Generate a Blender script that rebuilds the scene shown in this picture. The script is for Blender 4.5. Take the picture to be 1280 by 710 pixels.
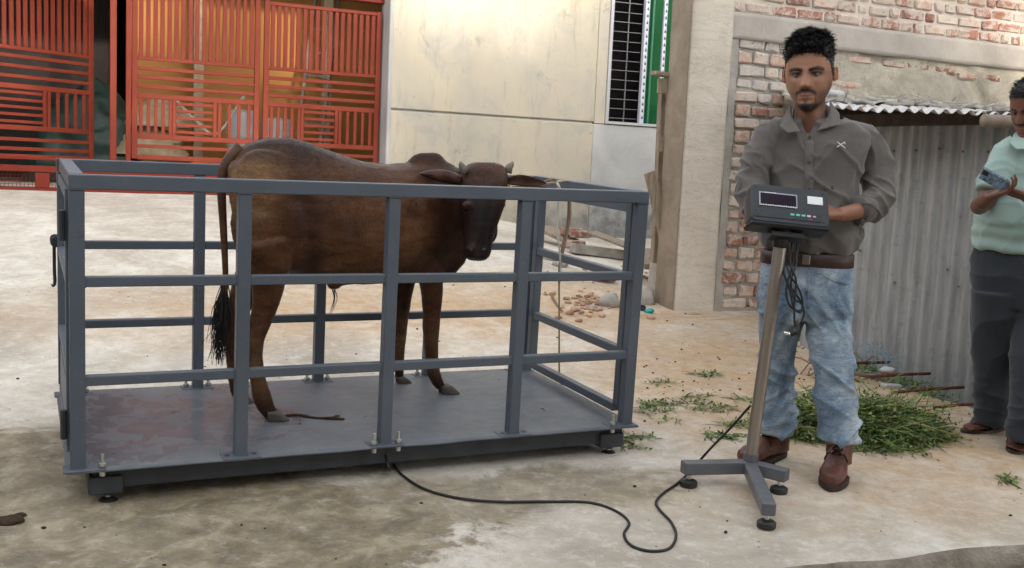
import bpy, bmesh, math, random
import numpy as np
from mathutils import Vector, Matrix, noise as mn
random.seed(7)
sc = bpy.context.scene
for o in list(bpy.data.objects): bpy.data.objects.remove(o)

# ------------------------------------------------------------ camera
CAM = Vector((0, 0, 1.2))
FPX = 1294.3
MW = Matrix(((0.91879, -0.00197, 0.39473), (-0.39214, -0.11928, 0.91213), (0.04529, -0.99286, -0.11036)))  # x right, y down, z forward
cd = bpy.data.cameras.new('camera'); cam = bpy.data.objects.new('camera', cd); sc.collection.objects.link(cam)
cd.sensor_width = 36; cd.lens = FPX / 1280 * 36; cd.clip_end = 500; cd.clip_start = 0.05
rx = MW.col[0]; dn = MW.col[1]; fw = MW.col[2]
rot = Matrix((rx, -dn, -fw)).transposed()
cam.matrix_world = Matrix.Translation(CAM) @ rot.to_4x4()
sc.camera = cam

# ------------------------------------------------------------ light
SUN_EL = math.radians(21); SUN_AZ = math.radians(-81)     # azimuth of the direction towards the sun, from +x
sdir = Vector((math.cos(SUN_AZ) * math.cos(SUN_EL), math.sin(SUN_AZ) * math.cos(SUN_EL), math.sin(SUN_EL)))
w = bpy.data.worlds.new("World"); sc.world = w; w.use_nodes = True
wn = w.node_tree.nodes; wl = w.node_tree.links
sky = wn.new('ShaderNodeTexSky'); sky.sky_type = 'NISHITA'; sky.sun_disc = False
sky.sun_elevation = SUN_EL; sky.sun_rotation = math.atan2(sdir.x, sdir.y)
sky.dust_density = 1.5; sky.air_density = 1.0
hs = wn.new('ShaderNodeHueSaturation'); hs.inputs['Saturation'].default_value = 0.16
wl.new(sky.outputs[0], hs.inputs['Color']); wl.new(hs.outputs[0], wn['Background'].inputs[0])
wn['Background'].inputs[1].default_value = 0.15
sl = bpy.data.lights.new('sun', 'SUN'); sl.energy = 1.2; sl.angle = math.radians(2.2); sl.color = (1, 0.91, 0.78)
so = bpy.data.objects.new('sun', sl); sc.collection.objects.link(so)
so.rotation_euler = (-sdir).to_track_quat('-Z', 'Y').to_euler()
sc.view_settings.view_transform = 'Standard'; sc.view_settings.look = 'None'
sc.view_settings.exposure = 2.3; sc.view_settings.gamma = 1

# ------------------------------------------------------------ geometry maths
def ray(px, py): return MW @ Vector(((px - 640) / FPX, (py - 355) / FPX, 1))
def K(px, py, k): return CAM + ray(px, py) * k
def FY(px, py, Y): v = ray(px, py); return CAM + v * (Y / v.y)
def sm(t): t = max(0., min(1., t)); return t * t * (3 - 2 * t)
def plane(x, y): return -.14 + .0397 * y + .0048 * x
def gz(x, y):
    r = .48 if x < 3.3 else (.48 + (x - 3.3) / 1.42 * (-.21) if x < 4.72 else max(.1, .27 - (x - 4.72) * .2))
    t = max(0, min(1, (y - 4.9) / 6.1))
    return plane(x, y) + r * (t * .35 + .65 * sm(t))
def G(px, py):
    v = ray(px, py); k = (-.14 - CAM.z) / (v.z - .0397 * v.y - .0048 * v.x); return CAM + v * k
CO = Vector((.009, 3.651, .130))
CR = Matrix(((.99935, -.03577, -.00468), (.03557, .99857, -.0396), (.00609, .03941, .9992)))
CM = Matrix.Translation(CO) @ CR.to_4x4()
CI = CM.inverted(); CC = CI @ CAM
def CP(px, py, Y): v = CR.transposed() @ ray(px, py); return CC + v * ((Y - CC.y) / v.y)
def CZ(px, py, Z=0): v = CR.transposed() @ ray(px, py); return CC + v * ((Z - CC.z) / v.z)

# ------------------------------------------------------------ mesh builder
class MB:
    def __init__(s): s.v = []; s.f = []
    def add(s, v, f):
        n = len(s.v); s.v += [tuple(a) for a in v]; s.f += [tuple(i + n for i in q) for q in f]; return s
    def box(s, c, sz, b=0.0, M=None, tilt=None):
        hx, hy, hz = sz[0] / 2, sz[1] / 2, sz[2] / 2
        M = M or Matrix.Identity(3); c = Vector(c)
        if b <= 0:
            v = [c + M @ Vector((x, y, z)) for x in (-hx, hx) for y in (-hy, hy) for z in (-hz, hz)]
            return s.add(v, [(0, 1, 3, 2), (4, 6, 7, 5), (0, 4, 5, 1), (2, 3, 7, 6), (0, 2, 6, 4), (1, 5, 7, 3)])
        b = min(b, hx * .9, hy * .9, hz * .9); V = []; ix = {}
        for x in (-1, 1):
            for y in (-1, 1):
                for z in (-1, 1):
                    for a in range(3):
                        p = [x * hx, y * hy, z * hz]
                        for q in range(3):
                            if q != a: p[q] -= (x, y, z)[q] * b
                        ix[(x, y, z, a)] = len(V); V.append(c + M @ Vector(p))
        F = []
        for a in range(3):
            o = [q for q in range(3) if q != a]
            for sg in (-1, 1):
                q = []
                for (i, j) in ((-1, -1), (1, -1), (1, 1), (-1, 1)):
                    k = [0, 0, 0]; k[a] = sg; k[o[0]] = i; k[o[1]] = j; q.append(ix[(*k, a)])
                F.append(tuple(q))
        for a in range(3):
            o = [q for q in range(3) if q != a]
            for i in (-1, 1):
                for j in (-1, 1):
                    k1 = [0, 0, 0]; k1[a] = -1; k1[o[0]] = i; k1[o[1]] = j
                    k2 = list(k1); k2[a] = 1
                    F.append((ix[(*k1, o[0])], ix[(*k1, o[1])], ix[(*k2, o[1])], ix[(*k2, o[0])]))
        for x in (-1, 1):
            for y in (-1, 1):
                for z in (-1, 1): F.append((ix[(x, y, z, 0)], ix[(x, y, z, 1)], ix[(x, y, z, 2)]))
        return s.add(V, F)
    def bar(s, p0, p1, wd, hg, b=.003, up=(0, 0, 1)):
        p0 = Vector(p0); p1 = Vector(p1); d = p1 - p0; L = d.length; x = d / L
        u = Vector(up)
        if abs(x.dot(u)) > .95: u = Vector((0, 1, 0))
        y = u.cross(x).normalized(); z = x.cross(y)
        return s.box((p0 + p1) / 2, (L, wd, hg), b, Matrix((x, y, z)).transposed())
    def rings(s, R, cap=True):
        n = len(R[0]); base = len(s.v)
        for r in R: s.v += [tuple(p) for p in r]
        for i in range(len(R) - 1):
            for j in range(n):
                k = (j + 1) % n
                s.f.append((base + i * n + j, base + i * n + k, base + (i + 1) * n + k, base + (i + 1) * n + j))
        if cap:
            s.f.append(tuple(base + j for j in range(n))[::-1]); e = base + (len(R) - 1) * n
            s.f.append(tuple(e + j for j in range(n)))
        return s
    def tube(s, pts, rad, n=10, cap=True):
        pts = [Vector(p) for p in pts]
        if not hasattr(rad, '__len__'): rad = [rad] * len(pts)
        R = []; u = None
        for i, p in enumerate(pts):
            t = (pts[min(i + 1, len(pts) - 1)] - pts[max(i - 1, 0)]).normalized()
            if u is None: u = t.orthogonal().normalized()
            else: u = (u - t * u.dot(t)).normalized()
            v = t.cross(u); r = rad[i]
            R.append([p + (u * math.cos(a) + v * math.sin(a)) * r for a in [2 * math.pi * j / n for j in range(n)]])
        return s.rings(R, cap)
    def loft(s, secs, X, Y, n=24, e=2.0):
        """secs: (centre, a, b) ellipse in plane X,Y"""
        R = []
        for c, a, b in secs:
            c = Vector(c); q = []
            for j in range(n):
                t = 2 * math.pi * j / n; ct, st = math.cos(t), math.sin(t)
                q.append(c + X * (a * math.copysign(abs(ct) ** (2 / e), ct)) + Y * (b * math.copysign(abs(st) ** (2 / e), st)))
            R.append(q)
        return s.rings(R)
    def ball(s, c, r, n=12, M=None):
        if not hasattr(r, '__len__'): r = (r, r, r)
        M = M or Matrix.Identity(3); c = Vector(c); R = []
        for i in range(1, n):
            t = math.pi * i / n
            R.append([c + M @ Vector((r[0] * math.sin(t) * math.cos(a), r[1] * math.sin(t) * math.sin(a), r[2] * math.cos(t))) for a in [2 * math.pi * j / (n * 2) for j in range(n * 2)]])
        return s.rings(R)
    def cyl(s, p0, p1, r, n=16):
        p0 = Vector(p0); p1 = Vector(p1); e = min(.0015, (p1 - p0).length * .1); d = (p1 - p0).normalized() * e
        return s.tube([p0, p0 + d * .3, p0 + d, p1 - d, p1 - d * .3, p1], [r - e * .7, r - e * .1, r, r, r - e * .1, r - e * .7], n)
    def mesh(s, name, smooth=False, fix=True):
        me = bpy.data.meshes.new(name); me.from_pydata(s.v, [], s.f)
        if fix:
            bm = bmesh.new(); bm.from_mesh(me); bmesh.ops.recalc_face_normals(bm, faces=bm.faces); bm.to_mesh(me); bm.free()
        if smooth: me.shade_smooth()
        me.update(); return me
    def build(s, name, mat, parent=None, smooth=False, M=None):
        return put(name, s.mesh(name, smooth), mat, parent, M)

def put(name, me, mat, parent=None, M=None):
    o = bpy.data.objects.new(name, me); sc.collection.objects.link(o)
    if mat and not me.materials: me.materials.append(mat)
    if parent: o.parent = parent
    if M is not None: o.matrix_world = M
    return o
def tag(o, label=None, cat=None, group=None, kind=None):
    if label: o['label'] = label
    if cat: o['category'] = cat
    if group: o['group'] = group
    if kind: o['kind'] = kind
    return o
def thing(name, label, cat, M=None, group=None):
    o = bpy.data.objects.new(name, None); o.empty_display_size = .1; sc.collection.objects.link(o)
    if M is not None:
        if not isinstance(M, Matrix): M = Matrix.Translation(Vector(M))
        o.matrix_world = M
    o['_m'] = 0; del o['_m']
    return tag(o, label, cat, group)
BASE = {}
def wthing(name, label, cat, loc, group=None):
    """a thing at loc whose parts are given in world coordinates"""
    o = thing(name, label, cat, Matrix.Translation(Vector(loc)), group); BASE[o.name] = Vector(loc); return o
def wp(mb, name, mat, parent, smooth=False, root=None):
    """build a part from world coordinates under a wthing (or a part of one)"""
    r = root or parent; b = BASE[r.name]
    mb.v = [(p[0] - b.x, p[1] - b.y, p[2] - b.z) for p in mb.v]
    return mb.build(name, mat, parent, smooth)
def wmesh(me, name, mat, parent, root=None):
    b = BASE[(root or parent).name]; me.transform(Matrix.Translation(-b)); return put(name, me, mat, parent)
def centred(mb, name, mat, label=None, cat=None, group=None, kind=None, smooth=False):
    """top-level mesh built in world coordinates, origin moved to its base centre"""
    a = np.array(mb.v); c = Vector(((a[:, 0].min() + a[:, 0].max()) / 2, (a[:, 1].min() + a[:, 1].max()) / 2, a[:, 2].min()))
    mb.v = [tuple(Vector(p) - c) for p in mb.v]
    o = mb.build(name, mat, None, smooth); o.location = c
    return tag(o, label, cat, group, kind)
def remesh(mb, voxel, it=6, fac=.5, name='m'):
    me = mb.mesh(name); o = bpy.data.objects.new(name, me); sc.collection.objects.link(o)
    m = o.modifiers.new('r', 'REMESH'); m.mode = 'VOXEL'; m.voxel_size = voxel; m.use_smooth_shade = True
    if it: m = o.modifiers.new('s', 'SMOOTH'); m.iterations = it; m.factor = fac
    dg = bpy.context.evaluated_depsgraph_get(); r = bpy.data.meshes.new_from_object(o.evaluated_get(dg), depsgraph=dg)
    bpy.data.objects.remove(o); r.shade_smooth(); r.name = name; return r
def displace(me, fn):
    """fn(Vector co, Vector normal) -> offset along normal"""
    me.update(); n = [v.normal.copy() for v in me.vertices]
    for v, q in zip(me.vertices, n): v.co += q * fn(v.co, q)
    me.update(); return me
def paint(me, fn, name='Col'):
    at = me.color_attributes.new(name, 'FLOAT_COLOR', 'POINT')
    for i, v in enumerate(me.vertices):
        c = fn(v.co); at.data[i].color = (c[0], c[1], c[2], 1)
def mixc(a, b, t): t = max(0, min(1, t)); return tuple(a[i] * (1 - t) + b[i] * t for i in range(3))
def spline(pts, n):
    """catmull-rom through points"""
    P = [Vector(p) for p in pts]; P = [P[0] * 2 - P[1]] + P + [P[-1] * 2 - P[-2]]; out = []
    for i in range(1, len(P) - 2):
        for j in range(n):
            t = j / n; a, b, c, d = P[i - 1], P[i], P[i + 1], P[i + 2]
            out.append(.5 * ((2 * b) + (c - a) * t + (2 * a - 5 * b + 4 * c - d) * t * t + (3 * b - a - 3 * c + d) * t ** 3))
    out.append(P[-2]); return out

# ------------------------------------------------------------ materials
class NT:
    def __init__(s, name):
        s.m = bpy.data.materials.new(name); s.m.use_nodes = True; s.t = s.m.node_tree; s.n = s.t.nodes; s.l = s.t.links
        s.p = s.n['Principled BSDF']; s.geo = None
    def node(s, t, **k):
        q = s.n.new(t)
        for a, b in k.items(): setattr(q, a, b)
        return q
    def co(s, obj=False):
        if obj: return s.node('ShaderNodeTexCoord').outputs['Object']
        return s.node('ShaderNodeNewGeometry').outputs['Position']
    def map(s, vec, scale=(1, 1, 1), loc=(0, 0, 0), rot=(0, 0, 0)):
        q = s.node('ShaderNodeMapping'); q.inputs['Scale'].default_value = scale; q.inputs['Location'].default_value = loc; q.inputs['Rotation'].default_value = rot
        s.l.new(vec, q.inputs[0]); return q.outputs[0]
    def noise(s, vec, sc_=5, det=4, rough=.55, dist=0, out='Fac'):
        q = s.node('ShaderNodeTexNoise'); q.inputs['Scale'].default_value = sc_; q.inputs['Detail'].default_value = det
        q.inputs['Roughness'].default_value = rough; q.inputs['Distortion'].default_value = dist
        s.l.new(vec, q.inputs['Vector']); return q.outputs[out]
    def vor(s, vec, sc_=5, feat='F1', out='Distance'):
        q = s.node('ShaderNodeTexVoronoi', feature=feat); q.inputs['Scale'].default_value = sc_; s.l.new(vec, q.inputs['Vector']); return q.outputs[out]
    def ramp(s, f, stops):
        q = s.node('ShaderNodeValToRGB'); e = q.color_ramp.elements
        while len(e) > 1: e.remove(e[-1])
        for i, (p, c) in enumerate(stops):
            if not hasattr(c, '__len__'): c = (c, c, c)
            x = e[0] if i == 0 else e.new(p)
            x.position = p; x.color = (*c, 1)
        s.l.new(f, q.inputs[0]); return q.outputs[0]
    def math(s, op, a, b=None, clamp=False):
        q = s.node('ShaderNodeMath', operation=op); q.use_clamp = clamp
        for i, x in enumerate((a, b)):
            if x is None: continue
            if isinstance(x, (int, float)): q.inputs[i].default_value = x
            else: s.l.new(x, q.inputs[i])
        return q.outputs[0]
    def mix(s, f, a, b, blend='MIX'):
        q = s.node('ShaderNodeMix', data_type='RGBA', blend_type=blend)
        for i, x in zip((0, 6, 7), (f, a, b)):
            if isinstance(x, (int, float)): q.inputs[i].default_value = x
            elif isinstance(x, tuple): q.inputs[i].default_value = (*x, 1)
            else: s.l.new(x, q.inputs[i])
        return q.outputs[2]
    def ell(s, pos, c, r, soft=.5, nz=None, amp=.5):
        """1 inside an ellipse on the xy plane, 0 outside, edge broken by noise nz"""
        sp = s.node('ShaderNodeSeparateXYZ'); s.l.new(pos, sp.inputs[0])
        dx = s.math('DIVIDE', s.math('SUBTRACT', sp.outputs[0], c[0]), r[0]); dy = s.math('DIVIDE', s.math('SUBTRACT', sp.outputs[1], c[1]), r[1])
        q = s.math('SQRT', s.math('ADD', s.math('MULTIPLY', dx, dx), s.math('MULTIPLY', dy, dy)))
        if nz is not None: q = s.math('ADD', q, s.math('MULTIPLY', s.math('SUBTRACT', nz, .5), amp * 2))
        return s.math('DIVIDE', s.math('SUBTRACT', 1 + soft / 2, q), soft, clamp=True)
    def bump(s, h, st=.3, d=.01, prev=None):
        q = s.node('ShaderNodeBump'); q.inputs['Strength'].default_value = st; q.inputs['Distance'].default_value = d
        s.l.new(h, q.inputs['Height'])
        if prev is not None: s.l.new(prev, q.inputs['Normal'])
        return q.outputs[0]
    def set(s, **k):
        nm = dict(base='Base Color', rough='Roughness', metal='Metallic', normal='Normal', spec='Specular IOR Level', sheen='Sheen Weight', sss='Subsurface Weight', trans='Transmission Weight', coat='Coat Weight', emis='Emission Color', es='Emission Strength')
        for a, x in k.items():
            i = s.p.inputs[nm[a]]
            if isinstance(x, (int, float)): i.default_value = x
            elif isinstance(x, tuple): i.default_value = (*x, 1)
            else: s.l.new(x, i)
        return s.m

def m_simple(name, col, rough=.6, metal=0, var=.15, scale=8, bump=.15, bscale=60, obj=False, **k):
    if rough > .6: k.setdefault('spec', .2)
    t = NT(name); p = t.co(obj); n = t.noise(p, scale, 5)
    c = t.ramp(n, [(.3, tuple(x * (1 - var) for x in col)), (.7, tuple(min(1, x * (1 + var)) for x in col))])
    r = t.ramp(t.noise(p, scale * 2.3, 3), [(.3, rough * .85), (.7, min(1, rough * 1.15))])
    return t.set(base=c, rough=r, metal=metal, normal=t.bump(t.noise(p, bscale, 4), bump, .004), **k)

M = {}
# ground: cement slab with mud and damp patches
t = NT('slab_concrete'); p = t.co()
n1 = t.noise(p, 1.3, 8, .66, .5); n2 = t.noise(p, 6, 8, .72, .5); n3 = t.noise(p, 38, 5, .7)
base = t.ramp(n1, [(.32, (.37, .325, .265)), (.46, (.52, .465, .385)), (.58, (.66, .61, .525)), (.7, (.74, .69, .61))])
base = t.mix(t.ramp(n2, [(.44, 0), (.62, .5)]), base, (.44, .375, .29))
fl = t.noise(p, 15, 10, .82, .1)
base = t.mix(t.ramp(fl, [(.52, 0), (.58, .35), (.66, .5)]), base, (.76, .72, .64))
base = t.mix(t.ramp(fl, [(.34, .6), (.40, .25), (.46, 0)]), base, (.36, .29, .21))
base = t.mix(t.ramp(n3, [(.28, .4), (.40, 0)]), base, (.24, .19, .14))
ed = t.noise(p, 2.2, 9, .75, .8)
och = t.math('MAXIMUM', t.ell(p, (3.7, 4.6), (1.25, 1.6), .7, ed, .9), t.ell(p, (2.8, 6.6), (2.6, .8), 1.0, ed, .9))
och = t.math('MAXIMUM', och, t.math('MULTIPLY', t.ell(p, (3.6, 3.2), (1.3, .5), .8, ed, 1.), .75))
base = t.mix(t.math('MULTIPLY', och, t.ramp(n2, [(.3, .35), (.6, .92)])), base, t.mix(t.ramp(fl, [(.35, 0), (.7, 1)]), (.40, .25, .13), (.60, .43, .26)))
damp = t.math('MAXIMUM', t.ell(p, (-.35, 3.75), (1.2, .80), .16, ed, 1.1), t.ell(p, (.45, 3.18), (.80, .36), .16, ed, 1.1))
damp = t.math('MAXIMUM', damp, t.math('MULTIPLY', t.ell(p, (-1.7, 4.5), (1.2, .7), .3, ed, 1.), .8))
damp = t.math('MAXIMUM', damp, t.math('MULTIPLY', t.ell(p, (1.2, 3.42), (1.1, .24), .3, ed, 1.), .85))
dc = t.ramp(n2, [(.36, (.12, .092, .050)), (.5, (.215, .168, .095)), (.62, (.37, .31, .21))])
base = t.mix(t.math('MULTIPLY', damp, t.ramp(fl, [(.38, .95), (.54, .85), (.66, .45)])), base, dc)
spk = t.ramp(t.vor(t.map(p, (1, 1, 1)), 13), [(.0, 1), (.05, 1), (.075, 0)])
base = t.mix(t.math('MULTIPLY', spk, t.ramp(t.noise(p, 2.7, 3), [(.45, 0), (.55, .9)])), base, (.10, .065, .04))
b = t.bump(n2, .35, .02); b = t.bump(fl, .35, .008, b); b = t.bump(n3, .4, .004, b); b = t.bump(t.noise(p, 170, 3), .35, .002, b)
rg = t.mix(t.math('MULTIPLY', damp, .8), t.ramp(n2, [(.3, .75), (.7, .92)]), t.ramp(t.noise(p, 5, 5), [(.35, .30), (.6, .6)]))
M['slab'] = t.set(base=base, rough=rg, normal=b)
# lower ground / road
M['earth'] = m_simple('road_earth', (.23, .18, .13), .9, var=.35, scale=2.5, bump=.7, bscale=18)
t = NT('slab_edge'); p = t.co(); n = t.noise(p, 9, 6, .65)
M['slab_edge'] = t.set(base=t.ramp(n, [(.3, (.20, .165, .125)), (.6, (.38, .33, .265)), (.8, (.48, .43, .36))]), rough=.9, normal=t.bump(t.noise(p, 22, 6, .7), .9, .03))
# steel paint of the cage
t = NT('grey_blue_paint'); p = t.co(True); n = t.noise(p, 3, 5); n2 = t.noise(p, 26, 5, .65)
c = t.ramp(n, [(.3, (.080, .096, .118)), (.7, (.100, .118, .143))])
c = t.mix(t.ramp(n2, [(.56, 0), (.68, .45)]), c, (.135, .13, .12)); c = t.mix(t.ramp(t.noise(p, 11, 7, .8, .3), [(.62, 0), (.66, .8)]), c, (.10, .055, .035)); c = t.mix(t.ramp(t.noise(t.map(p, (1, 1, 1)), 70, 3), [(.7, 0), (.76, .7)]), c, (.24, .235, .22))
M['cage'] = t.set(base=c, rough=t.ramp(n2, [(.3, .38), (.7, .55)]), normal=t.bump(t.noise(p, 90, 3), .12, .002), spec=.35)
t = NT('deck_paint'); p = t.co(True); n = t.noise(p, 3.2, 6, .6, .4); n2 = t.noise(p, 17, 6, .7, .5); big = t.noise(p, 1.7, 5, .6, .8)
c = t.ramp(n, [(.3, (.112, .124, .140)), (.7, (.155, .166, .182))])
dung = t.ell(p, (.35, .55), (.75, .5), .8, t.noise(p, 4.5, 6, .7, .6), .9)
c = t.mix(t.math('MULTIPLY', dung, t.ramp(n2, [(.50, 0), (.66, .35)])), c, (.13, .115, .105))
c = t.mix(t.math('MULTIPLY', t.ell(p, (1.0, .6), (.5, .3), .8, n, .9), t.ramp(n2, [(.5, 0), (.7, .6)])), c, (.18, .115, .10))
c = t.mix(t.ramp(t.noise(p, 7, 6, .75, 1.), [(.56, 0), (.66, .4)]), c, (.2, .195, .2))
wet = t.math('MAXIMUM', t.ell(p, (.25, .55), (.6, .5), .5, t.noise(p, 3.5, 6, .65, .5), 1.3), t.math('MULTIPLY', t.ramp(big, [(.5, 0), (.6, 1)]), .2))
r = t.mix(wet, t.ramp(n2, [(.3, .42), (.7, .6)]), t.ramp(t.noise(p, 9, 5, .6, .8), [(.42, .13), (.6, .40)]))
M['deck'] = t.set(base=c, rough=r, normal=t.bump(t.noise(p, 5, 4, .6, .5), .05, .012, t.bump(n2, .12, .003)), spec=.27)
M['frame_shade_paint'] = m_simple('shade_darkened_frame_paint', (.046, .050, .057), .5, var=.2, scale=12, spec=.3)  # darker grey paint, with the shade under the deck plate put into it
M['zinc_bolt'] = m_simple('zinc_bolt', (.62, .62, .6), .35, .9, var=.1)
M['rubber'] = m_simple('black_rubber', (.018, .018, .018), .5, var=.2, bump=.1)
M['black_steel'] = m_simple('dark_latch_steel', (.06, .065, .075), .45, .6)
# gate
def redpaint(name, a, b_, rust):
    t = NT(name); p = t.co(); n = t.noise(p, 2.1, 5); n2 = t.noise(p, 31, 5, .7)
    c = t.ramp(n, [(.3, a), (.7, b_)])
    c = t.mix(t.ramp(n2, [(.58, 0), (.78, rust)]), c, (.16, .05, .03))
    return t.set(base=c, rough=t.ramp(n2, [(.3, .45), (.7, .65)]), spec=.2, normal=t.bump(t.noise(p, 120, 3), .1, .002))
M['red'] = redpaint('red_oxide_paint', (.19, .030, .015), (.27, .050, .026), .6)
M['red_dark'] = redpaint('old_red_oxide_paint', (.15, .018, .009), (.20, .028, .014), .6)
# plaster facade
t = NT('cream_plaster'); p = t.co(); n = t.noise(t.map(p, (1, 1, .75)), .9, 6, .62, .4); n2 = t.noise(p, 5, 6, .65)
c = t.ramp(n, [(.33, (.36, .335, .28)), (.48, (.45, .40, .315)), (.62, (.50, .435, .32))])
c = t.mix(t.ramp(t.noise(p, 1.8, 6, .68, .5), [(.52, 0), (.68, .7)]), c, (.33, .32, .295))
c = t.mix(t.ramp(t.noise(t.map(p, (6, 1, .9)), 1.5, 7, .75), [(.54, 0), (.7, .6)]), c, (.28, .25, .20)); c = t.mix(t.ramp(t.noise(p, 3.3, 8, .75, .5), [(.60, 0), (.66, .5)]), c, (.24, .22, .18))
c = t.mix(t.ramp(t.vor(p, 2.6), [(.03, .5), (.07, 0)]), c, (.25, .22, .17))
sp = t.node('ShaderNodeSeparateXYZ'); t.l.new(p, sp.inputs[0])
low = t.math('DIVIDE', t.math('SUBTRACT', 1.12, t.math('ADD', sp.outputs[2], t.math('MULTIPLY', n2, .35))), .35, clamp=True)
low = t.math('MULTIPLY', low, t.math('DIVIDE', t.math('SUBTRACT', sp.outputs[0], 4.5), .5, clamp=True))
c = t.mix(t.math('MULTIPLY', low, .75), c, t.mix(t.ramp(n2, [(.4, 0), (.6, 1)]), (.10, .10, .09), (.26, .26, .24)))
M['cream'] = t.set(base=c, rough=.85, normal=t.bump(n2, .25, .01, t.bump(t.noise(p, 60, 4), .2, .002)))
t = NT('grey_plaster'); p = t.co(); n = t.noise(p, 1.6, 6, .65, .5); n2 = t.noise(p, 7, 6, .65)
c = t.ramp(n, [(.3, (.34, .34, .325)), (.6, (.46, .45, .43)), (.75, (.52, .51, .48))])
sp = t.node('ShaderNodeSeparateXYZ'); t.l.new(p, sp.inputs[0])
low = t.math('DIVIDE', t.math('SUBTRACT', 1.22, t.math('ADD', sp.outputs[2], t.math('MULTIPLY', n2, .45))), .4, clamp=True)
c = t.mix(t.math('MULTIPLY', low, .8), c, t.mix(t.ramp(n2, [(.4, 0), (.6, 1)]), (.09, .09, .085), (.25, .25, .235)))
M['grey_plaster'] = t.set(base=c, rough=.85, normal=t.bump(n2, .25, .01))
t = NT('cast_concrete'); p = t.co(); n = t.noise(p, 2.2, 6, .62); n2 = t.noise(t.map(p, (1, 1, 7)), 3.5, 6, .7, .6)
c = t.ramp(n, [(.3, (.42, .37, .31)), (.6, (.53, .475, .40)), (.8, (.60, .55, .475))])
c = t.mix(t.ramp(n2, [(.5, 0), (.72, .55)]), c, (.36, .30, .235))
ck = t.ramp(t.noise(t.map(p, (1.2, 1.2, 3.6), rot=(.2, .15, 0)), 2.3, 8, .75, 1.2), [(.488, 0), (.497, .8), (.506, 0)])
c = t.mix(ck, c, (.22, .18, .13))
M['column'] = t.set(base=c, rough=.88, normal=t.bump(n2, .3, .012, t.bump(ck, -.4 if 0 else .2, .004)))
t = NT('shade_toned_concrete'); p = t.co(); n2 = t.noise(t.map(p, (3, 1, 1)), 5, 6, .7, .8)
M['column_side'] = t.set(base=t.ramp(n2, [(.3, (.22, .175, .125)), (.6, (.31, .25, .19)), (.8, (.37, .31, .24))]), rough=.9, normal=t.bump(n2, .4, .01))  # darker column concrete: shade of its left side put into the colour
t = NT('cement_mortar'); p = t.co(); n = t.noise(p, 4, 6, .65); n2 = t.noise(p, 26, 5, .7)
M['mortar'] = t.set(base=t.ramp(n, [(.3, (.22, .205, .18)), (.6, (.33, .31, .275)), (.8, (.44, .41, .36))]), rough=.95, normal=t.bump(n2, .8, .015))
t = NT('white_mortar'); p = t.co(); n = t.noise(p, 6, 6, .65); n2 = t.noise(p, 26, 5, .7)
M['mortar_w'] = t.set(base=t.ramp(n, [(.3, (.42, .36, .31)), (.6, (.55, .49, .43)), (.8, (.62, .58, .53))]), rough=.95, normal=t.bump(n2, .7, .015))
t = NT('beam_cement'); p = t.co(); n = t.noise(p, 2.5, 6, .65); n2 = t.noise(p, 17, 5, .7)
M['beam'] = t.set(base=t.ramp(n, [(.3, (.27, .24, .205)), (.6, (.36, .325, .285)), (.8, (.42, .39, .35))]), rough=.92, normal=t.bump(n2, .5, .01))
t = NT('stained_old_plaster'); p = t.co(); n = t.noise(t.map(p, (1, 1, 1.6)), 2.8, 7, .7, .6); n2 = t.noise(p, 14, 6, .72)
c = t.ramp(n, [(.3, (.24, .215, .17)), (.5, (.37, .335, .27)), (.62, (.50, .44, .35)), (.75, (.56, .53, .46))])
c = t.mix(t.ramp(n2, [(.56, 0), (.72, .7)]), c, (.15, .13, .10))
M['old_plaster'] = t.set(base=c, rough=.95, normal=t.bump(n2, .8, .02))
BR = []
for i, (a, b_) in enumerate([((.27, .105, .066), (.38, .185, .13)), ((.42, .26, .19), (.52, .36, .275)), ((.47, .37, .30), (.57, .47, .39)), ((.38, .345, .31), (.50, .455, .41)), ((.20, .085, .06), (.29, .14, .10))]):
    t = NT('brick_face_%s' % ['red', 'salmon', 'pale', 'limed', 'dark'][i]); p = t.co(); n = t.noise(p, 17, 8, .78, .6); n2 = t.noise(p, 70, 5, .75)
    c = t.ramp(n, [(.38, a), (.6, b_)])
    c = t.mix(t.ramp(t.noise(p, 9, 9, .8, .5), [(.47, 0), (.53, .8)]), c, (.50, .44, .38))
    c = t.mix(t.ramp(t.noise(p, 21, 6, .75), [(.56, 0), (.64, .7)]), c, (.20, .13, .10))
    c = t.mix(t.ramp(n2, [(.58, 0), (.72, .5)]), c, (.12, .085, .065))
    BR.append(t.set(base=c, rough=.95, normal=t.bump(n, .8, .016, t.bump(n2, .6, .005))))
# corrugated sheets
t = NT('weathered_zinc_sheet'); p = t.co(); n = t.noise(t.map(p, (5, 5, .7)), 3, 6, .7); n2 = t.noise(p, 14, 6, .7)
c = t.ramp(n, [(.3, (.25, .25, .245)), (.55, (.38, .38, .375)), (.8, (.50, .50, .495))])
c = t.mix(t.ramp(n2, [(.56, 0), (.75, .55)]), c, (.16, .14, .12))
M['zinc'] = t.set(base=c, rough=t.ramp(n2, [(.3, .45), (.7, .7)]), metal=.25, normal=t.bump(n2, .15, .004))
M['zinc_pale'] = m_simple('pale_zinc_roof', (.58, .57, .55), .55, .15, var=.2, scale=5, bump=.3)
M['wood'] = None
t = NT('grey_timber'); p = t.co(True); n = t.noise(t.map(p, (14, 14, 1.6)), 3, 6, .7, .5)
M['wood'] = t.set(base=t.ramp(n, [(.3, (.17, .13, .095)), (.6, (.33, .27, .20)), (.8, (.43, .37, .29))]), rough=.9, normal=t.bump(n, .5, .006))
t = NT('dark_timber'); p = t.co(True); n = t.noise(t.map(p, (14, 3, 3)), 3, 6, .7, .5)
M['wood_dark'] = t.set(base=t.ramp(n, [(.3, (.03, .022, .017)), (.7, (.09, .065, .048))]), rough=.9, normal=t.bump(n, .5, .006))
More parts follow.
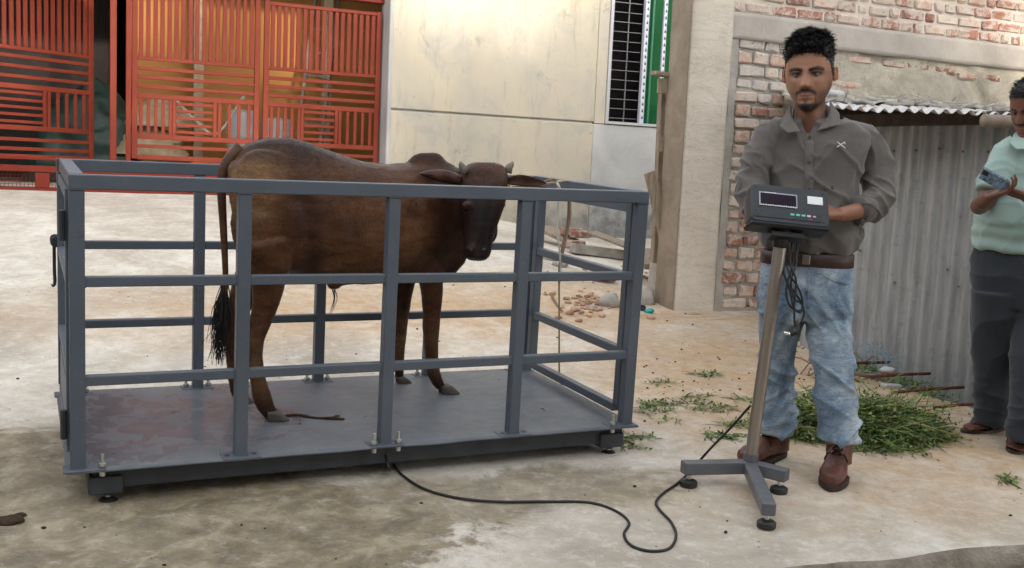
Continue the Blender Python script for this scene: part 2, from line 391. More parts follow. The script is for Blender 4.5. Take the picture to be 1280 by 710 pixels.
M['bamboo'] = m_simple('bamboo', (.50, .40, .27), .6, var=.3, scale=14)
M['rope_w'] = m_simple('white_rope', (.62, .58, .5), .9, bscale=220, bump=.5)
M['rope_b'] = m_simple('brown_rope', (.28, .2, .13), .95, bscale=220, bump=.6)
M['orange_wall'] = m_simple('orange_wall_paint', (.40, .19, .055), .85, var=.12, scale=2)
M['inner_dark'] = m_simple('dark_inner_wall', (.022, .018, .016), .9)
M['inner_floor'] = m_simple('inner_floor', (.12, .105, .09), .85)
M['white_frame'] = m_simple('white_aluminium', (.42, .42, .415), .4, var=.04)
M['film'] = m_simple('protective_film', (.55, .55, .60), .35, var=.04)
M['ink'] = m_simple('printed_mark', (.05, .055, .11), .5, var=.05, bump=.02)
M['iron'] = m_simple('window_bar_iron', (.16, .16, .165), .5, .4)
t = NT('leaf_reflection_green_glass'); M['green_glass'] = t.set(base=(.008, .075, .024), rough=.08, spec=.5)  # green glass, with the reflection of leaves put into its colour
M['rust'] = m_simple('rusty_steel_rod', (.14, .05, .03), .85, .3, var=.4, scale=30, bump=.6)
M['tarp'] = m_simple('dark_green_tarpaulin', (.015, .042, .03), .5, var=.5, scale=4, bump=.7, bscale=9)
M['teal'] = m_simple('teal_plastic', (.02, .40, .42), .4)
M['sack'] = m_simple('woven_sack', (.42, .33, .21), .85, var=.25, bump=.6)
M['steel_pole'] = None
t = NT('brushed_stainless'); p = t.co(True); n = t.noise(t.map(p, (40, 40, 1)), 4, 4)
M['steel_pole'] = t.set(base=(.40, .365, .32), rough=t.ramp(n, [(.3, .38), (.7, .5)]), metal=1.0)
M['stand_paint'] = m_simple('stand_grey_paint', (.115, .12, .132), .42, var=.12, scale=16)
M['black_plastic'] = m_simple('charcoal_plastic', (.032, .036, .043), .42, var=.08, scale=20, bump=.25, bscale=300)
M['black_under'] = m_simple('black_plastic_underside', (.012, .012, .013), .4, var=.08)
M['panel_film'] = m_simple('keypad_film', (.045, .052, .062), .3, var=.05)
M['display'] = m_simple('display_window', (.028, .02, .032), .12, var=.1, bump=0)
M['display_frame'] = m_simple('display_border', (.42, .45, .52), .4, var=.05)
M['white_label'] = m_simple('white_sticker', (.85, .87, .86), .4, var=.03)
M['green_key'] = m_simple('green_key', (.18, .62, .5), .4, var=.05)
M['pink_key'] = m_simple('pink_key', (.85, .62, .68), .4, var=.05)
M['cord'] = m_simple('black_cord', (.012, .012, .013), .45, var=.1)
M['plug_pin'] = m_simple('plug_metal', (.8, .8, .8), .25, .9)
# cloth
def cloth(name, a, b_, sc_=3, weave=420, bs=.25, rough=.85, sheen=.2):
    t = NT(name); p = t.co(True); n = t.noise(p, sc_, 5, .6, .3)
    c = t.ramp(n, [(.3, a), (.7, b_)])
    wv = t.noise(t.map(p, (1, 1, 1)), weave, 2)
    return t.set(base=c, rough=rough, sheen=sheen, spec=.12, normal=t.bump(wv, bs, .001, t.bump(t.noise(t.map(p, (1, 1, 1.3)), 14, 4, .6, 1.2), .25, .012)))
M['shirt'] = cloth('taupe_shirt_cotton', (.112, .102, .094), (.140, .127, .117), 5)
M['shirt_light'] = cloth('taupe_shirt_seam', (.130, .118, .109), (.150, .137, .126), 5)
M['polo'] = cloth('pale_teal_polo', (.27, .37, .335), (.33, .43, .385), 4, sheen=.1)
M['trousers'] = cloth('charcoal_trousers', (.026, .030, .036), (.040, .045, .052), 4)
t = NT('washed_denim'); p = t.co(True); n = t.noise(t.map(p, (1, 1, .7)), 5.5, 7, .68, .6); n2 = t.noise(t.map(p, (1, 1, 3.2)), 15, 7, .72, 1.2)
c = t.ramp(n, [(.34, (.075, .125, .19)), (.46, (.19, .27, .355)), (.56, (.36, .44, .51)), (.68, (.54, .60, .64))])
c = t.mix(t.ramp(n2, [(.50, 0), (.68, .6)]), c, (.10, .15, .215))
c = t.mix(t.ramp(t.noise(t.map(p, (1, 1, 2.5)), 26, 6, .75), [(.58, 0), (.72, .4)]), c, (.52, .58, .63))
M['denim'] = t.set(base=c, rough=.88, sheen=.1, normal=t.bump(t.noise(p, 500, 2), .3, .001, t.bump(n2, .8, .014, t.bump(n, .4, .03))))
M['belt'] = m_simple('brown_belt_leather', (.045, .022, .018), .5, var=.2, scale=30, obj=True)
M['buckle'] = m_simple('belt_buckle', (.3, .26, .22), .35, .8)
M['boot'] = m_simple('brown_boot_leather', (.115, .042, .028), .5, var=.4, scale=14, bump=.5, bscale=90, obj=True)
M['sole'] = m_simple('boot_sole', (.05, .035, .028), .8)
M['lace'] = m_simple('boot_lace', (.035, .02, .015), .8)
M['sandal'] = m_simple('dark_brown_sandal', (.04, .025, .02), .6)
M['white_thread'] = m_simple('white_thread', (.8, .8, .78), .7, var=.02)
M['button'] = m_simple('shirt_button', (.07, .06, .055), .35)
M['phone'] = m_simple('blue_patterned_phone_case', (.12, .19, .26), .25, var=.85, scale=75, bump=.05, obj=True)
M['phone_dark'] = m_simple('phone_lens', (.01, .01, .012), .1)
# skin etc. coloured by vertex attribute
def m_attr(name, rough, sss=.0, bs=.15, bscale=160, sheen=0, noise_amt=.12, nscale=20, spec=.4, stretch=(1, 1, 1)):
    t = NT(name); p = t.co(True); a = t.node('ShaderNodeVertexColor', layer_name='Col').outputs[0]
    n = t.noise(t.map(p, stretch), nscale, 5, .65)
    c = t.mix(noise_amt, a, t.ramp(n, [(.3, (.25, .25, .25)), (.7, (1., 1., 1.))]), 'OVERLAY')
    t.p.inputs['Subsurface Radius'].default_value = (.02, .008, .004)
    t.p.inputs['Subsurface Scale'].default_value = .3
    return t.set(base=c, rough=rough, sss=sss, sheen=sheen, spec=spec, normal=t.bump(t.noise(t.map(p, stretch), bscale, 3), bs, .002))
M['skin'] = m_attr('brown_skin', .48, .12, .12, 260)
M['hide'] = m_attr('brown_cattle_hide', .42, 0, .6, 90, sheen=.02, noise_amt=.55, nscale=11, spec=.16, stretch=(1, 1, 3))
M['hair'] = m_simple('black_hair', (.006, .005, .005), .45, var=.3, scale=60, bump=.4, bscale=200)
M['tailhair'] = m_simple('black_tail_hair', (.014, .011, .01), .5, var=.3)
M['horn'] = m_simple('pale_horn', (.19, .165, .135), .5, var=.3, scale=30)
M['hoof'] = m_simple('dark_hoof', (.075, .06, .05), .55, var=.35, scale=30, bump=.4)
M['eye'] = m_simple('dark_eye', (.012, .009, .008), .08, var=0, bump=0)
M['eyewhite'] = m_simple('shade_toned_eye_white', (.14, .115, .10), .3, var=.03, bump=0)  # eye white darkened: shade of the socket is in the colour
M['dung'] = m_simple('dry_dung', (.05, .032, .02), .95, var=.4, scale=40, bump=.9)
GR = [m_simple('fresh_grass_%s' % n, c, .55, var=.3, scale=6, bump=.05) for n, c in (('mid', (.11, .18, .035)), ('bright', (.21, .27, .06)), ('dark', (.035, .08, .02)), ('straw', (.32, .30, .12)))]
M['leaf'] = m_simple('tree_leaf', (.05, .10, .03), .5, var=.3)
M['bark'] = m_simple('tree_bark', (.12, .09, .06), .9, var=.3)
M['stone'] = m_simple('grey_rubble', (.36, .33, .29), .92, var=.35, scale=6, bump=.8, bscale=30)
M['brick_red'] = BR[0]
M['orange_bit'] = m_simple('orange_plastic', (.55, .12, .04), .5)
M['white_plastic'] = m_simple('white_plastic', (.5, .5, .49), .4, var=.06)
M['blue_wire'] = m_simple('pale_blue_netting', (.22, .33, .38), .6)

# ============================================================ GROUND
def lerp_tab(T, v):
    if v <= T[0][0]: return T[0][1]
    for (a, p), (b, q) in zip(T, T[1:]):
        if v <= b: return p + (q - p) * (v - a) / (b - a)
    return T[-1][1]
XR = [(2.3, 4.64), (3.2, 4.56), (3.72, 4.5), (4.0, 4.473), (4.85, 4.335), (5.5, 4.52), (6.38, 4.75), (6.44, 8.5), (13, 8.5)]
def xr(y): return lerp_tab(XR, y) + .03 * mn.noise(Vector((y * 4, 1, 0))) + .012 * mn.noise(Vector((y * 19, 3, 0)))
def yf(x): return 2.56 - .062 * (x - 2.16) + .025 * mn.noise(Vector((x * 3, 7, 0))) + .012 * mn.noise(Vector((x * 17, 9, 0)))
NX, NY = 190, 150; V = []; F = []
xs = [-9 * (1 - (i / NX)) ** 1.5 for i in range(NX + 1)]
for j in range(NY + 1):
    t = (j / NY) ** 1.15; ya = 2.55 * (1 - t) + 12.3 * t; X1 = xr(ya)
    for i in range(NX + 1):
        s = i / NX; x = -9 + (X1 + 9) * (1 - (1 - s) ** 1.0); y = yf(x) * (1 - t) + 12.3 * t
        z = gz(x, y) + .004 * mn.noise(Vector((x * 2.5, y * 2.5, 0))) + .0015 * mn.noise(Vector((x * 14, y * 14, 4)))
        V.append((x, y, z)); 
for j in range(NY):
    for i in range(NX): a = j * (NX + 1) + i; F.append((a, a + 1, a + NX + 2, a + NX + 1))
b = MB().add(V, F); o = put('slab', b.mesh('slab', True), M['slab']); tag(o, kind='structure')
b = MB(); R = []
edge = [(V[i], (0, -1)) for i in range(NX + 1)] + [(V[j * (NX + 1) + NX], (1, 0)) for j in range(1, NY + 1)]
for k_, (p, n) in enumerate(edge):
    q = [p, (p[0] + n[0] * .012, p[1] + n[1] * .012, p[2] - .012)]
    for dz in (.05, .1, .15, .22, .3, .5):
        w_ = .02 + .035 * (.5 + mn.noise(Vector((p[0] * 6, p[1] * 6, dz * 14)))) + dz * .06
        q.append((p[0] + n[0] * w_, p[1] + n[1] * w_, p[2] - dz))
    R.append(q)
n_ = len(R[0])
for q in R: b.v += q
for i in range(len(R) - 1):
    for j in range(n_ - 1): a = i * n_ + j; b.f.append((a, a + 1, a + n_ + 1, a + n_))
tag(b.build('slab_edge', M['slab_edge'], None, True), kind='structure')
b = MB(); n_ = 60; q = [(-200 + 400 * i / n_) for i in range(n_ + 1)]
q = [math.copysign(abs(x / 200) ** 2.2 * 200, x) for x in q]
V2 = [(x, y + 4, -.52 + .03 * mn.noise(Vector((x * 2, y * 2, 0)))) for y in q for x in q]
tag(MB().add(V2, [(j * (n_ + 1) + i, j * (n_ + 1) + i + 1, (j + 1) * (n_ + 1) + i + 1, (j + 1) * (n_ + 1) + i) for j in range(n_) for i in range(n_)]).build('ground', M['earth'], None, True), kind='structure')

# ============================================================ PLASTERED BUILDING
house = wthing('plastered_building', 'cream plastered building wall with a barred window beside the red gate', 'building', (3.2, 11, .5))
def wbox(x0, x1, y0, y1, z0, z1, bev=.004): return MB().box(((x0 + x1) / 2, (y0 + y1) / 2, (z0 + z1) / 2), (x1 - x0, y1 - y0, z1 - z0), bev)
wp(wbox(3.2, 5.72, 11.0, 11.3, 1.795, 4.6, .01), 'wall', M['cream'], house)
wp(wbox(3.2, 5.715, 11.004, 11.3, .2, 1.772, .006), 'wall', M['cream'], house)
wp(wbox(3.205, 5.712, 11.03, 11.28, 1.765, 1.80, 0), 'wall_joint', M['grey_plaster'], house)
wp(wbox(5.718, 9.5, 11.008, 11.3, .1, 1.775, .006), 'wall', M['grey_plaster'], house)
wp(wbox(5.722, 5.86, 11.002, 11.3, 1.78, 4.6, .004), 'wall_jamb', M['cream'], house)
wp(wbox(7.3, 9.5, 11.006, 11.3, 1.78, 4.6, .004), 'wall', M['grey_plaster'], house)
wp(wbox(5.864, 7.296, 11.01, 11.3, 3.95, 4.6, .004), 'wall', M['cream'], house)
wp(wbox(3.19, 3.235, 10.992, 11.33, .5, 4.6, .008), 'wall_corner', M['grey_plaster'], house)
wp(wbox(-7, 9.5, 11.02, 16.3, 4.62, 4.8, .01), 'roof', M['grey_plaster'], house)
wp(wbox(-7, 3.18, 11.02, 11.25, 4.1, 4.61, .01), 'lintel', M['grey_plaster'], house)
wp(wbox(9.3, 9.5, 11.31, 16.3, .1, 4.6, .01), 'wall', M['grey_plaster'], house)
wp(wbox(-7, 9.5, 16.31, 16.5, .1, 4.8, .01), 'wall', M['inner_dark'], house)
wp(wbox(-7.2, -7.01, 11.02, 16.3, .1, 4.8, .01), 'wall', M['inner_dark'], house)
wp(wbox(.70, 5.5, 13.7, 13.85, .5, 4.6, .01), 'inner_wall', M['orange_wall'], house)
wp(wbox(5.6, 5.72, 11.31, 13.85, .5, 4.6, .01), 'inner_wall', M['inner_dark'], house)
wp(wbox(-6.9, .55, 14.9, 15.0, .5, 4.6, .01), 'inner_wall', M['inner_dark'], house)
wp(wbox(-6.9, 5.5, 11.5, 16.2, .3, .80, 0), 'inner_floor', M['inner_floor'], house)
for x in (1.42, 3.0): wp(wbox(x, x + .12, 13.3, 13.5, .5, 4.6, .01), 'pillar', M['sack'], house)
# window
wd = wp(wbox(5.864, 5.905, 10.985, 11.12, 1.782, 3.95, .004), 'window_frame', M['white_frame'], house)
def wsub(mb, name, mat, parent): return wp(mb, name, mat, parent, root=house)
wsub(wbox(5.906, 7.29, 10.985, 11.12, 1.782, 1.815, .003), 'sill', M['white_frame'], wd)
xs1 = FY(806, 80, 11).x; xs2 = FY(831, 45, 11).x
for xx, w_ in ((xs1, .055), (xs2, .045)):
    wsub(wbox(xx - w_ / 2, xx + w_ / 2, 11.0, 11.06, 1.816, 3.95, .003), 'mullion', M['film'], wd)
    b = MB()
    for k_ in range(26):
        z = 1.88 + k_ * .08; b.box((xx + .003, 10.998, z), (.022, .003, .026)); b.box((xx + .003, 10.9985, z + .022), (.012, .003, .008))
    tag(wsub(b, 'printed_marks', M['ink'], wd), kind='stuff')
wsub(wbox(xs1 + .037, xs2 - .027, 11.03, 11.038, 1.82, 3.95, 0), 'pane', M['green_glass'], wd)
wsub(wbox(xs2 + .027, 7.29, 11.03, 11.038, 1.82, 3.95, 0), 'pane', M['green_glass'], wd)
wsub(wbox(xs1 + .075, xs1 + .10, 11.0, 11.03, 1.82, 3.95, 0.002), 'pane_bead', m_simple('green_tape', (.03, .16, .08), .4), wd)
wsub(wbox(5.8, 7.4, 11.7, 11.75, 1.4, 4.4, 0), 'unlit_room_sheet', M['inner_dark'], wd)  # flat near-black sheet stands in for the shade of the room
z = 1.86
while z < 3.9:
    wsub(MB().bar((5.90, 11.075, z), (xs1 - .03, 11.075, z + .004), .009, .009, .001), 'bar', M['iron'], wd); z += .113
wsub(MB().bar((xs1 - .2, 11.09, 1.82), (xs1 - .2, 11.09, 3.95), .014, .014, .002), 'bar', M['iron'], wd)

# ============================================================ RED GATES
def zz(px, py, Y=11.25): return FY(px, py, Y).z
def gate(name, label, P0, P1, ztop, zrails, pat, zbot, nbar, block, mat, group, nl, nr):
    """leaf between plan points P0,P1; zrails high->low between top panel and pattern; pat=(ztop,zbottom) of lower pattern; zbot rails under it"""
    P0 = Vector(P0); P1 = Vector(P1); L = (P1 - P0).length; ax = math.atan2(P1.y - P0.y, P1.x - P0.x)
    zb = zbot[-1]
    T = thing(name, label, 'gate', Matrix.Translation((P0.x, P0.y, zb - .02)) @ Matrix.Rotation(ax, 4, 'Z'), group)
    z0 = zb - .02; sw = .055
    def rail(x0, x1, z, h=.042, nm='rail'): return MB().box(((x0 + x1) / 2, 0, z - z0), (x1 - x0, .03, h), .003).build(nm, mat, T)
    for x in (sw / 2, L - sw / 2): MB().box((x, 0, (ztop - z0) / 2), (sw, .045, ztop - z0), .004).build('stile', mat, T)
    for z in [ztop - .025] + zrails[:-1]: rail(sw, L - sw, z, .036)
    rail(sw, L - sw, zrails[-1], .05); rail(sw, L - sw, pat[1], .05)
    for z in zbot[:-1]: rail(sw, L - sw, z, .036)
    rail(sw, L - sw, zb, .05)
    h = (ztop - .045) - (zrails[0] + .018); me = MB().box((0, 0, 0), (.042, .022, h), .003).mesh('bar')
    for k_ in range(nbar):
        o = put('bar', me, mat, T); o.location = (sw + (L - 2 * sw) * (k_ + .5 + random.uniform(-.03, .03)) / nbar, .002, zrails[0] + .018 + h / 2 - z0)
    pt, pb = zrails[-1] - .025, pat[1] + .025; h = pt - pb; me = MB().box((0, 0, 0), (.034, .022, h), .003).mesh('bar')
    b0, b1 = block
    for (u0, u1, n) in ((sw, b0, nl), (b1, L - sw, nr)):
        for k_ in range(n):
            o = put('bar', me, mat, T); o.location = (u0 + (u1 - u0) * (k_ + .5) / n, .002, (pt + pb) / 2 - z0)
    for u in (b0, b1): MB().box((u, 0, (pt + pb) / 2 - z0), (.036, .028, h), .003).build('bar', mat, T)
    me = MB().box((0, 0, 0), (b1 - b0 - .04, .022, .03), .003).mesh('slat')
    for k_ in range(5):
        o = put('slat', me, mat, T); o.location = ((b0 + b1) / 2, .002, pb + h * (k_ + .5) / 5 - z0)
    return T
zr = [zz(170, y) for y in (72, 84.5, 95.5, 107.5, 119)]; zt = zz(404, 8); zb = [zz(170, 182), zz(170, 196)]
x0, x1 = .60, 1.865
gate('gate_leaf', 'red slatted gate leaf behind the rear of the cage, left of the closed pair', (x0, 11.25), (x1, 11.25), zt + .55, zr, (0, zz(170, 170)), zb, 17, ((217 - 165) / 160 * (x1 - x0), (268 - 165) / 160 * (x1 - x0)), M['red'], 'red gate leaves', 5, 4)
x0, x1 = 1.905, 3.17
gate('gate_leaf', 'red slatted gate leaf touching the cream wall, right of the closed pair', (x0, 11.25), (x1, 11.25), zt, zr, (0, zz(170, 170)), zb, 17, (.42, .79), M['red'], 'red gate leaves', 5, 5)
Y2 = 12.16
zr = [zz(112, y, Y2) for y in (72, 81.5, 93, 105, 116.6)]
gate('gate_leaf', 'darker red gate leaf swung inwards at the left edge of the photo', (-1.08, 11.25), (FY(116, 100, Y2).x, Y2), zz(112, -20, Y2), zr, (0, zz(112, 165, Y2)), [zz(112, 178.6, Y2), zz(112, 189.6, Y2), zz(112, 199, Y2)], 20, (.50, 1.05), M['red'], 'red gate leaves', 6, 5)
for px, lab in ((141.5, 'thin red gate post nearer the open gate leaf'), (160.5, 'thin red gate post touching the closed gate leaves')):
    x = FY(px, 100, 11.25).x
    centred(MB().box((x, 11.235, (zz(px, 204) + 4.08) / 2), (.062 if px < 150 else .05, .06, 4.08 - zz(px, 204)), .005), 'gate_post', M['red'], lab, 'post', 'red gate posts')
z1 = zz(100, 209); z2 = zz(100, 217)
T = wthing('gate_threshold', 'low red steel threshold frame with dark mesh running under the gates', 'gate frame', (0, 11.2, .79))
wp(MB().box((-.9, 11.19, (z1 + z2) / 2), (8.1, .09, z1 - z2), .006), 'top_rail', M['red_dark'], T)
wp(MB().box((-.9, 11.19, z1 + .07), (8.1, .05, .03), .004), 'rail', M['red_dark'], T)
wp(MB().box((-.9, 11.15, zz(100, 238)), (8.1, .05, .035), .004), 'bottom_rail', M['red_dark'], T)
for x in (-3.4, -1.8, FY(53, 225, 11.15).x, 1.2, 2.6): wp(MB().box((x, 11.15, (z2 + zz(100, 236)) / 2 - .003), (.13, .06, z2 - zz(100, 236) - .01), .004), 'post', M['red_dark'], T)
b = MB()
for k_ in range(230): b.bar((-4.9 + k_ * .035, 11.2, zz(100, 236)), (-4.9 + k_ * .035 + .03, 11.2, z2), .004, .004, 0)
for k_ in range(5): b.bar((-4.9, 11.204, zz(100, 236) + k_ * .03), (3.1, 11.204, zz(100, 236) + k_ * .03), .004, .004, 0)
wp(b, 'mesh', M['red_dark'], T)
z = zz(450, 3); centred(MB().box((-.3, 11.27, z + .06), (7.0, .10, .1), .006), 'gate_lintel', M['red_dark'], 'red steel beam above the gate leaf beside the cream wall', 'beam')

# things stored behind the gates
def cloth_heap(name, c, r, h, mat, label, cat, seed, n=40):
    b = MB(); V = []
    for j in range(n + 1):
        for i in range(n):
            a = 2 * math.pi * i / n; t = j / n; rr = 1 - t ** 2.2
            q = Vector((math.cos(a) * rr, math.sin(a) * rr, t))
            d = 1 + .28 * mn.fractal(q * 2.3 + Vector((seed, 0, 0)), 1, 2, 4)
            V.append((c[0] + q.x * r[0] * d, c[1] + q.y * r[1] * d, c[2] + h * (t ** .8) * (1 + .15 * mn.noise(q * 3 + Vector((0, seed, 0))))))
    b.add(V, [(j * n + i, j * n + (i + 1) % n, (j + 1) * n + (i + 1) % n, (j + 1) * n + i) for j in range(n) for i in range(n)])
    return centred(b, name, mat, label, cat, smooth=True)
cloth_heap('tarpaulin_heap', (.28, 13.3, .8), (.75, .5), 1.25, M['tarp'], 'dark green tarpaulin draped over goods between the open gate leaf and posts', 'tarpaulin', 3)
for k_, (x, z, lab) in enumerate(((.95, .8, 'bottom'), (.93, 1.17, 'middle'), (1.0, 1.5, 'top'))):
    cloth_heap('sack', (x, 12.9, z), (.38, .26), .36, M['sack'], '%s woven sack of the stack behind the red gate' % lab, 'sack', 11 + k_, 24)['group'] = 'sacks behind the gate'
def drum(x, y, h, lab, mat):
    b = MB(); R = []
    for z, r in ((0, .17), (.02, .19), (h * .3, .19), (h * .32, .2), (h * .34, .19), (h * .66, .19), (h * .68, .2), (h * .7, .19), (h - .03, .19), (h, .16), (h + .01, .05)):
        R.append([(x + r * math.cos(a), y + r * math.sin(a), .8 + z) for a in [2 * math.pi * j / 20 for j in range(20)]])
    return centred(b.rings(R), 'drum', mat, lab, 'drum', 'plastic drums behind the gate', smooth=True)
drum(1.95, 12.9, .95, 'white plastic drum behind the gate, left of the pair', M['white_plastic'])
drum(2.36, 12.95, .88, 'white plastic drum behind the gate, right of the pair', M['white_plastic'])
b = MB(); b.tube(spline([(1.2, 12.4, 1.05), (1.5, 12.3, 1.12), (1.9, 12.4, 1.02), (2.2, 12.3, 1.08)], 8), .025, 8)
centred(b, 'hose', M['orange_bit'], 'orange hose lying low behind the gate bars', 'hose', smooth=True)
b = MB(); b.tube(spline([(1.1, 12.5, 1.85), (1.35, 12.5, 1.6), (1.6, 12.5, 1.45), (1.9, 12.5, 1.9)], 8), .018, 8)
centred(b, 'hanging_rope', M['rope_w'], 'pale rope sagging behind the closed gate leaf', 'rope', smooth=True)
T = wthing('step_ladder', 'slanted wooden ladder leaning inside against the orange wall', 'ladder', (2.9, 13.0, .8))
for dx in (0, .3): wp(MB().bar((2.5 + dx, 12.7, .8), (2.95 + dx, 13.6, 3.3), .04, .05), 'rail', M['wood'], T)
for k_ in range(7):
    t = .1 + k_ * .12; wp(MB().bar((2.5 + .45 * t, 12.7 + .9 * t, .8 + 2.5 * t), (2.8 + .45 * t, 12.7 + .9 * t, .8 + 2.5 * t), .03, .03), 'rung', M['wood'], T)

# ============================================================ COLUMN + BRICK BUILDING
T = wthing('concrete_column', 'tall bare concrete column between the cream wall and the brick wall', 'column', (4.3, 6.6, .1))
def rough_box(x0, x1, y0, y1, z0, z1, amp, seed, nx=12, nz=90):
    b = MB(); R = []
    per = []
    for k_ in range(nx): per.append((x0 + (x1 - x0) * k_ / nx, y0, 0))
    for k_ in range(5): per.append((x1, y0 + (y1 - y0) * k_ / 5, 1))
    for k_ in range(nx): per.append((x1 - (x1 - x0) * k_ / nx, y1, 0))
    for k_ in range(5): per.append((x0, y1 - (y1 - y0) * k_ / 5, 1))
    cx, cy = (x0 + x1) / 2, (y0 + y1) / 2
    for j in range(nz + 1):
        z = z0 + (z1 - z0) * j / nz; r = []
        for (x, y, s) in per:
            q = Vector((x * 3, y * 3, z * 3 + seed)); d = amp * mn.fractal(q, 1, 2, 4)
            c = -.006 if (abs(x - x0) < .001 or abs(x - x1) < .001) and (abs(y - y0) < .001 or abs(y - y1) < .001) else 0
            r.append((x + math.copysign(1, x - cx) * (d * .6 + c), y + math.copysign(1, y - cy) * (d + c), z))
        R.append(r)
    return b.rings(R)
wp(rough_box(4.128, 4.49, 6.5, 6.78, .0, 3.6, .007, 1), 'shaft', M['column'], T, True)
wp(rough_box(4.118, 4.1278, 6.51, 6.77, .0, 3.6, .003, 5, 3), 'shade_toned_face', M['column_side'], T, True)  # thin plate carrying the painted shade of the column's left side
bw = wthing('brick_building', 'unfinished brick wall with a cement beam above the tin shed behind the man', 'building', (6.5, 6.6, .1))
core = wp(wbox(4.50, 4.98, 6.535, 6.8, -.4, 2.221, .01), 'wall_core', M['mortar'], bw)
core2 = wp(wbox(4.44, 9.5, 6.535, 6.8, 2.421, 3.7, .01), 'wall_core', M['mortar_w'], bw)
wp(rough_box(4.43, 9.5, 6.50, 6.82, 2.225, 2.417, .007, 3, 60, 6), 'beam', M['beam'], bw, True)
# old stained plaster on the middle band, uneven grid
b = MB(); nx, nz = 150, 26; V = []
for j in range(nz + 1):
    for i in range(nx + 1):
        x = 4.985 + 4.4 * i / nx; z = 1.2 + 1.022 * j / nz; q = Vector((x, 0, z))
        d = .018 * mn.fractal(q * 3.1, 1, 2, 5) + (.03 if mn.noise(q * 2.3 + Vector((5, 0, 0))) > .22 else 0) * (1 if z > 1.6 else 0)
        V.append((x, 6.53 + d, z))
b.add(V, [(j * (nx + 1) + i, j * (nx + 1) + i + 1, (j + 1) * (nx + 1) + i + 1, (j + 1) * (nx + 1) + i) for j in range(nz) for i in range(nx)])
wp(b, 'old_plaster', M['old_plaster'], bw, True)
wp(wbox(4.985, 9.4, 6.6, 6.8, .9, 2.22, 0), 'wall_core', M['mortar'], bw)
def brick_mesh(L, H, D, seed):
    random.seed(seed); b = MB().box((0, 0, 0), (L, D, H), .011)
    b.v = [(x + random.uniform(-.009, .009), y + random.uniform(-.005, .005), z + random.uniform(-.007, .007)) for x, y, z in b.v]
    return b
BM = {}
def brick(x, z, L, H, y, mat, parent, tilt=0):
    key = (round(L, 2), round(H, 2), random.randrange(4), mat)
    if key not in BM:
        st = random.getstate(); me = brick_mesh(key[0], key[1], .07, hash(key[:3]) % 1000).mesh('brick'); random.setstate(st)
        me.materials.append(BR[mat]); BM[key] = me
    o = bpy.data.objects.new('brick', BM[key]); sc.collection.objects.link(o); o.parent = parent
    o.location = Vector((x, y + .035, z)) - BASE[bw.name]; o.rotation_euler = (0, tilt, random.uniform(-.04, .04))
    return o
random.seed(21)
z = .16; r = 0; ch = .097
while z < 2.2:
    x = 4.545 + random.uniform(-.025, .03); off = r % 2
    Ls = [.24, .13, .12] if off else [.13, .16, .2]
    if random.random() < .5: Ls = [.15, .15, .16]
    for L in Ls:
        if x + L > 5.03: L = 5.0 - x
        if L < .05: break
        L2 = L - .016; m_ = random.choices([0, 1, 2, 3, 4], [3, 4, 5, 4 if z > 1.4 else 1, 1])[0]
        brick(x + L2 / 2, z, L2, random.choice([.072, .078]), 6.512 + random.uniform(-.006, .008), m_, core, random.uniform(-.03, .03)); x += L
    z += ch; r += 1
z = 2.465; r = 0
while z < 3.5:
    x = 4.48 - (.12 if r % 2 else 0)
    while x < 8.6:
        L = random.choice([.24, .24, .25, .12, .2]); L2 = L - .02
        if x > 4.45: brick(x + L2 / 2, z, L2, random.choice([.07, .075]), 6.517 + random.uniform(-.006, .01), random.choices([0, 1, 2, 3, 4], [4, 4, 2, 1, 2])[0], core2, random.uniform(-.02, .02))
        x += L
    z += .092; r += 1
for x, z in ((6.05, 2.16), (6.3, 2.17), (5.7, 2.17), (6.85, 2.13), (7.1, 2.14), (6.6, 2.16), (5.45, 1.98), (5.65, 1.97)):
    brick(x, z, .23, .05, 6.527, random.choice([0, 1, 4]), bw, random.uniform(-.02, .02))
# grey mortar smeared between column and bricks
b = MB(); V = []; nz = 80; nx = 8
for j in range(nz + 1):
    z = .08 + 2.14 * j / nz; e = 4.555 + .03 * mn.noise(Vector((z * 5, 2, 0))) + .015 * mn.noise(Vector((z * 17, 2, 0)))
    for i in range(nx + 1):
        x = 4.485 + (e - 4.485) * i / nx; V.append((x, 6.505 + .004 * mn.noise(Vector((x * 30, 0, z * 12))) + (.03 if i == nx else 0), z))
b.add(V, [(j * (nx + 1) + i, j * (nx + 1) + i + 1, (j + 1) * (nx + 1) + i + 1, (j + 1) * (nx + 1) + i) for j in range(nz) for i in range(nx)])
wp(b, 'mortar_smear', M['mortar'], bw, True)

# ============================================================ TIN SHED
def corr(P0, P1, z0, z1, pitch, amp, name, mat, parent, tilt=0, seed=0):
    d = Vector((P1[0] - P0[0], P1[1] - P0[1], 0)); L = d.length; d.normalize(); nrm = Vector((-d.y, d.x, 0)); n = int(L / pitch * 8); V = []; nz = 10
    for j in range(nz + 1):
        z = z0 + (z1 - z0) * j / nz
        for i in range(n + 1):
            u = L * i / n; o_ = amp * math.sin(2 * math.pi * u / pitch) + .006 * mn.noise(Vector((u * 2 + seed, z * 2, 0)))
            V.append(Vector((P0[0], P0[1], z)) + d * u + nrm * (o_ + tilt * (z - z0)))
    b = MB().add(V, [(j * (n + 1) + i, j * (n + 1) + i + 1, (j + 1) * (n + 1) + i + 1, (j + 1) * (n + 1) + i) for j in range(nz) for i in range(n)])
    return wp(b, name, mat, parent, True)
shed = wthing('tin_shed', 'low shed walled with grey corrugated sheets behind the two men', 'shed', (4.75, 4.3, -.4))
A = Vector((4.49, 5.5)); B = Vector((4.80, 3.95)); dd = (B - A).normalized()
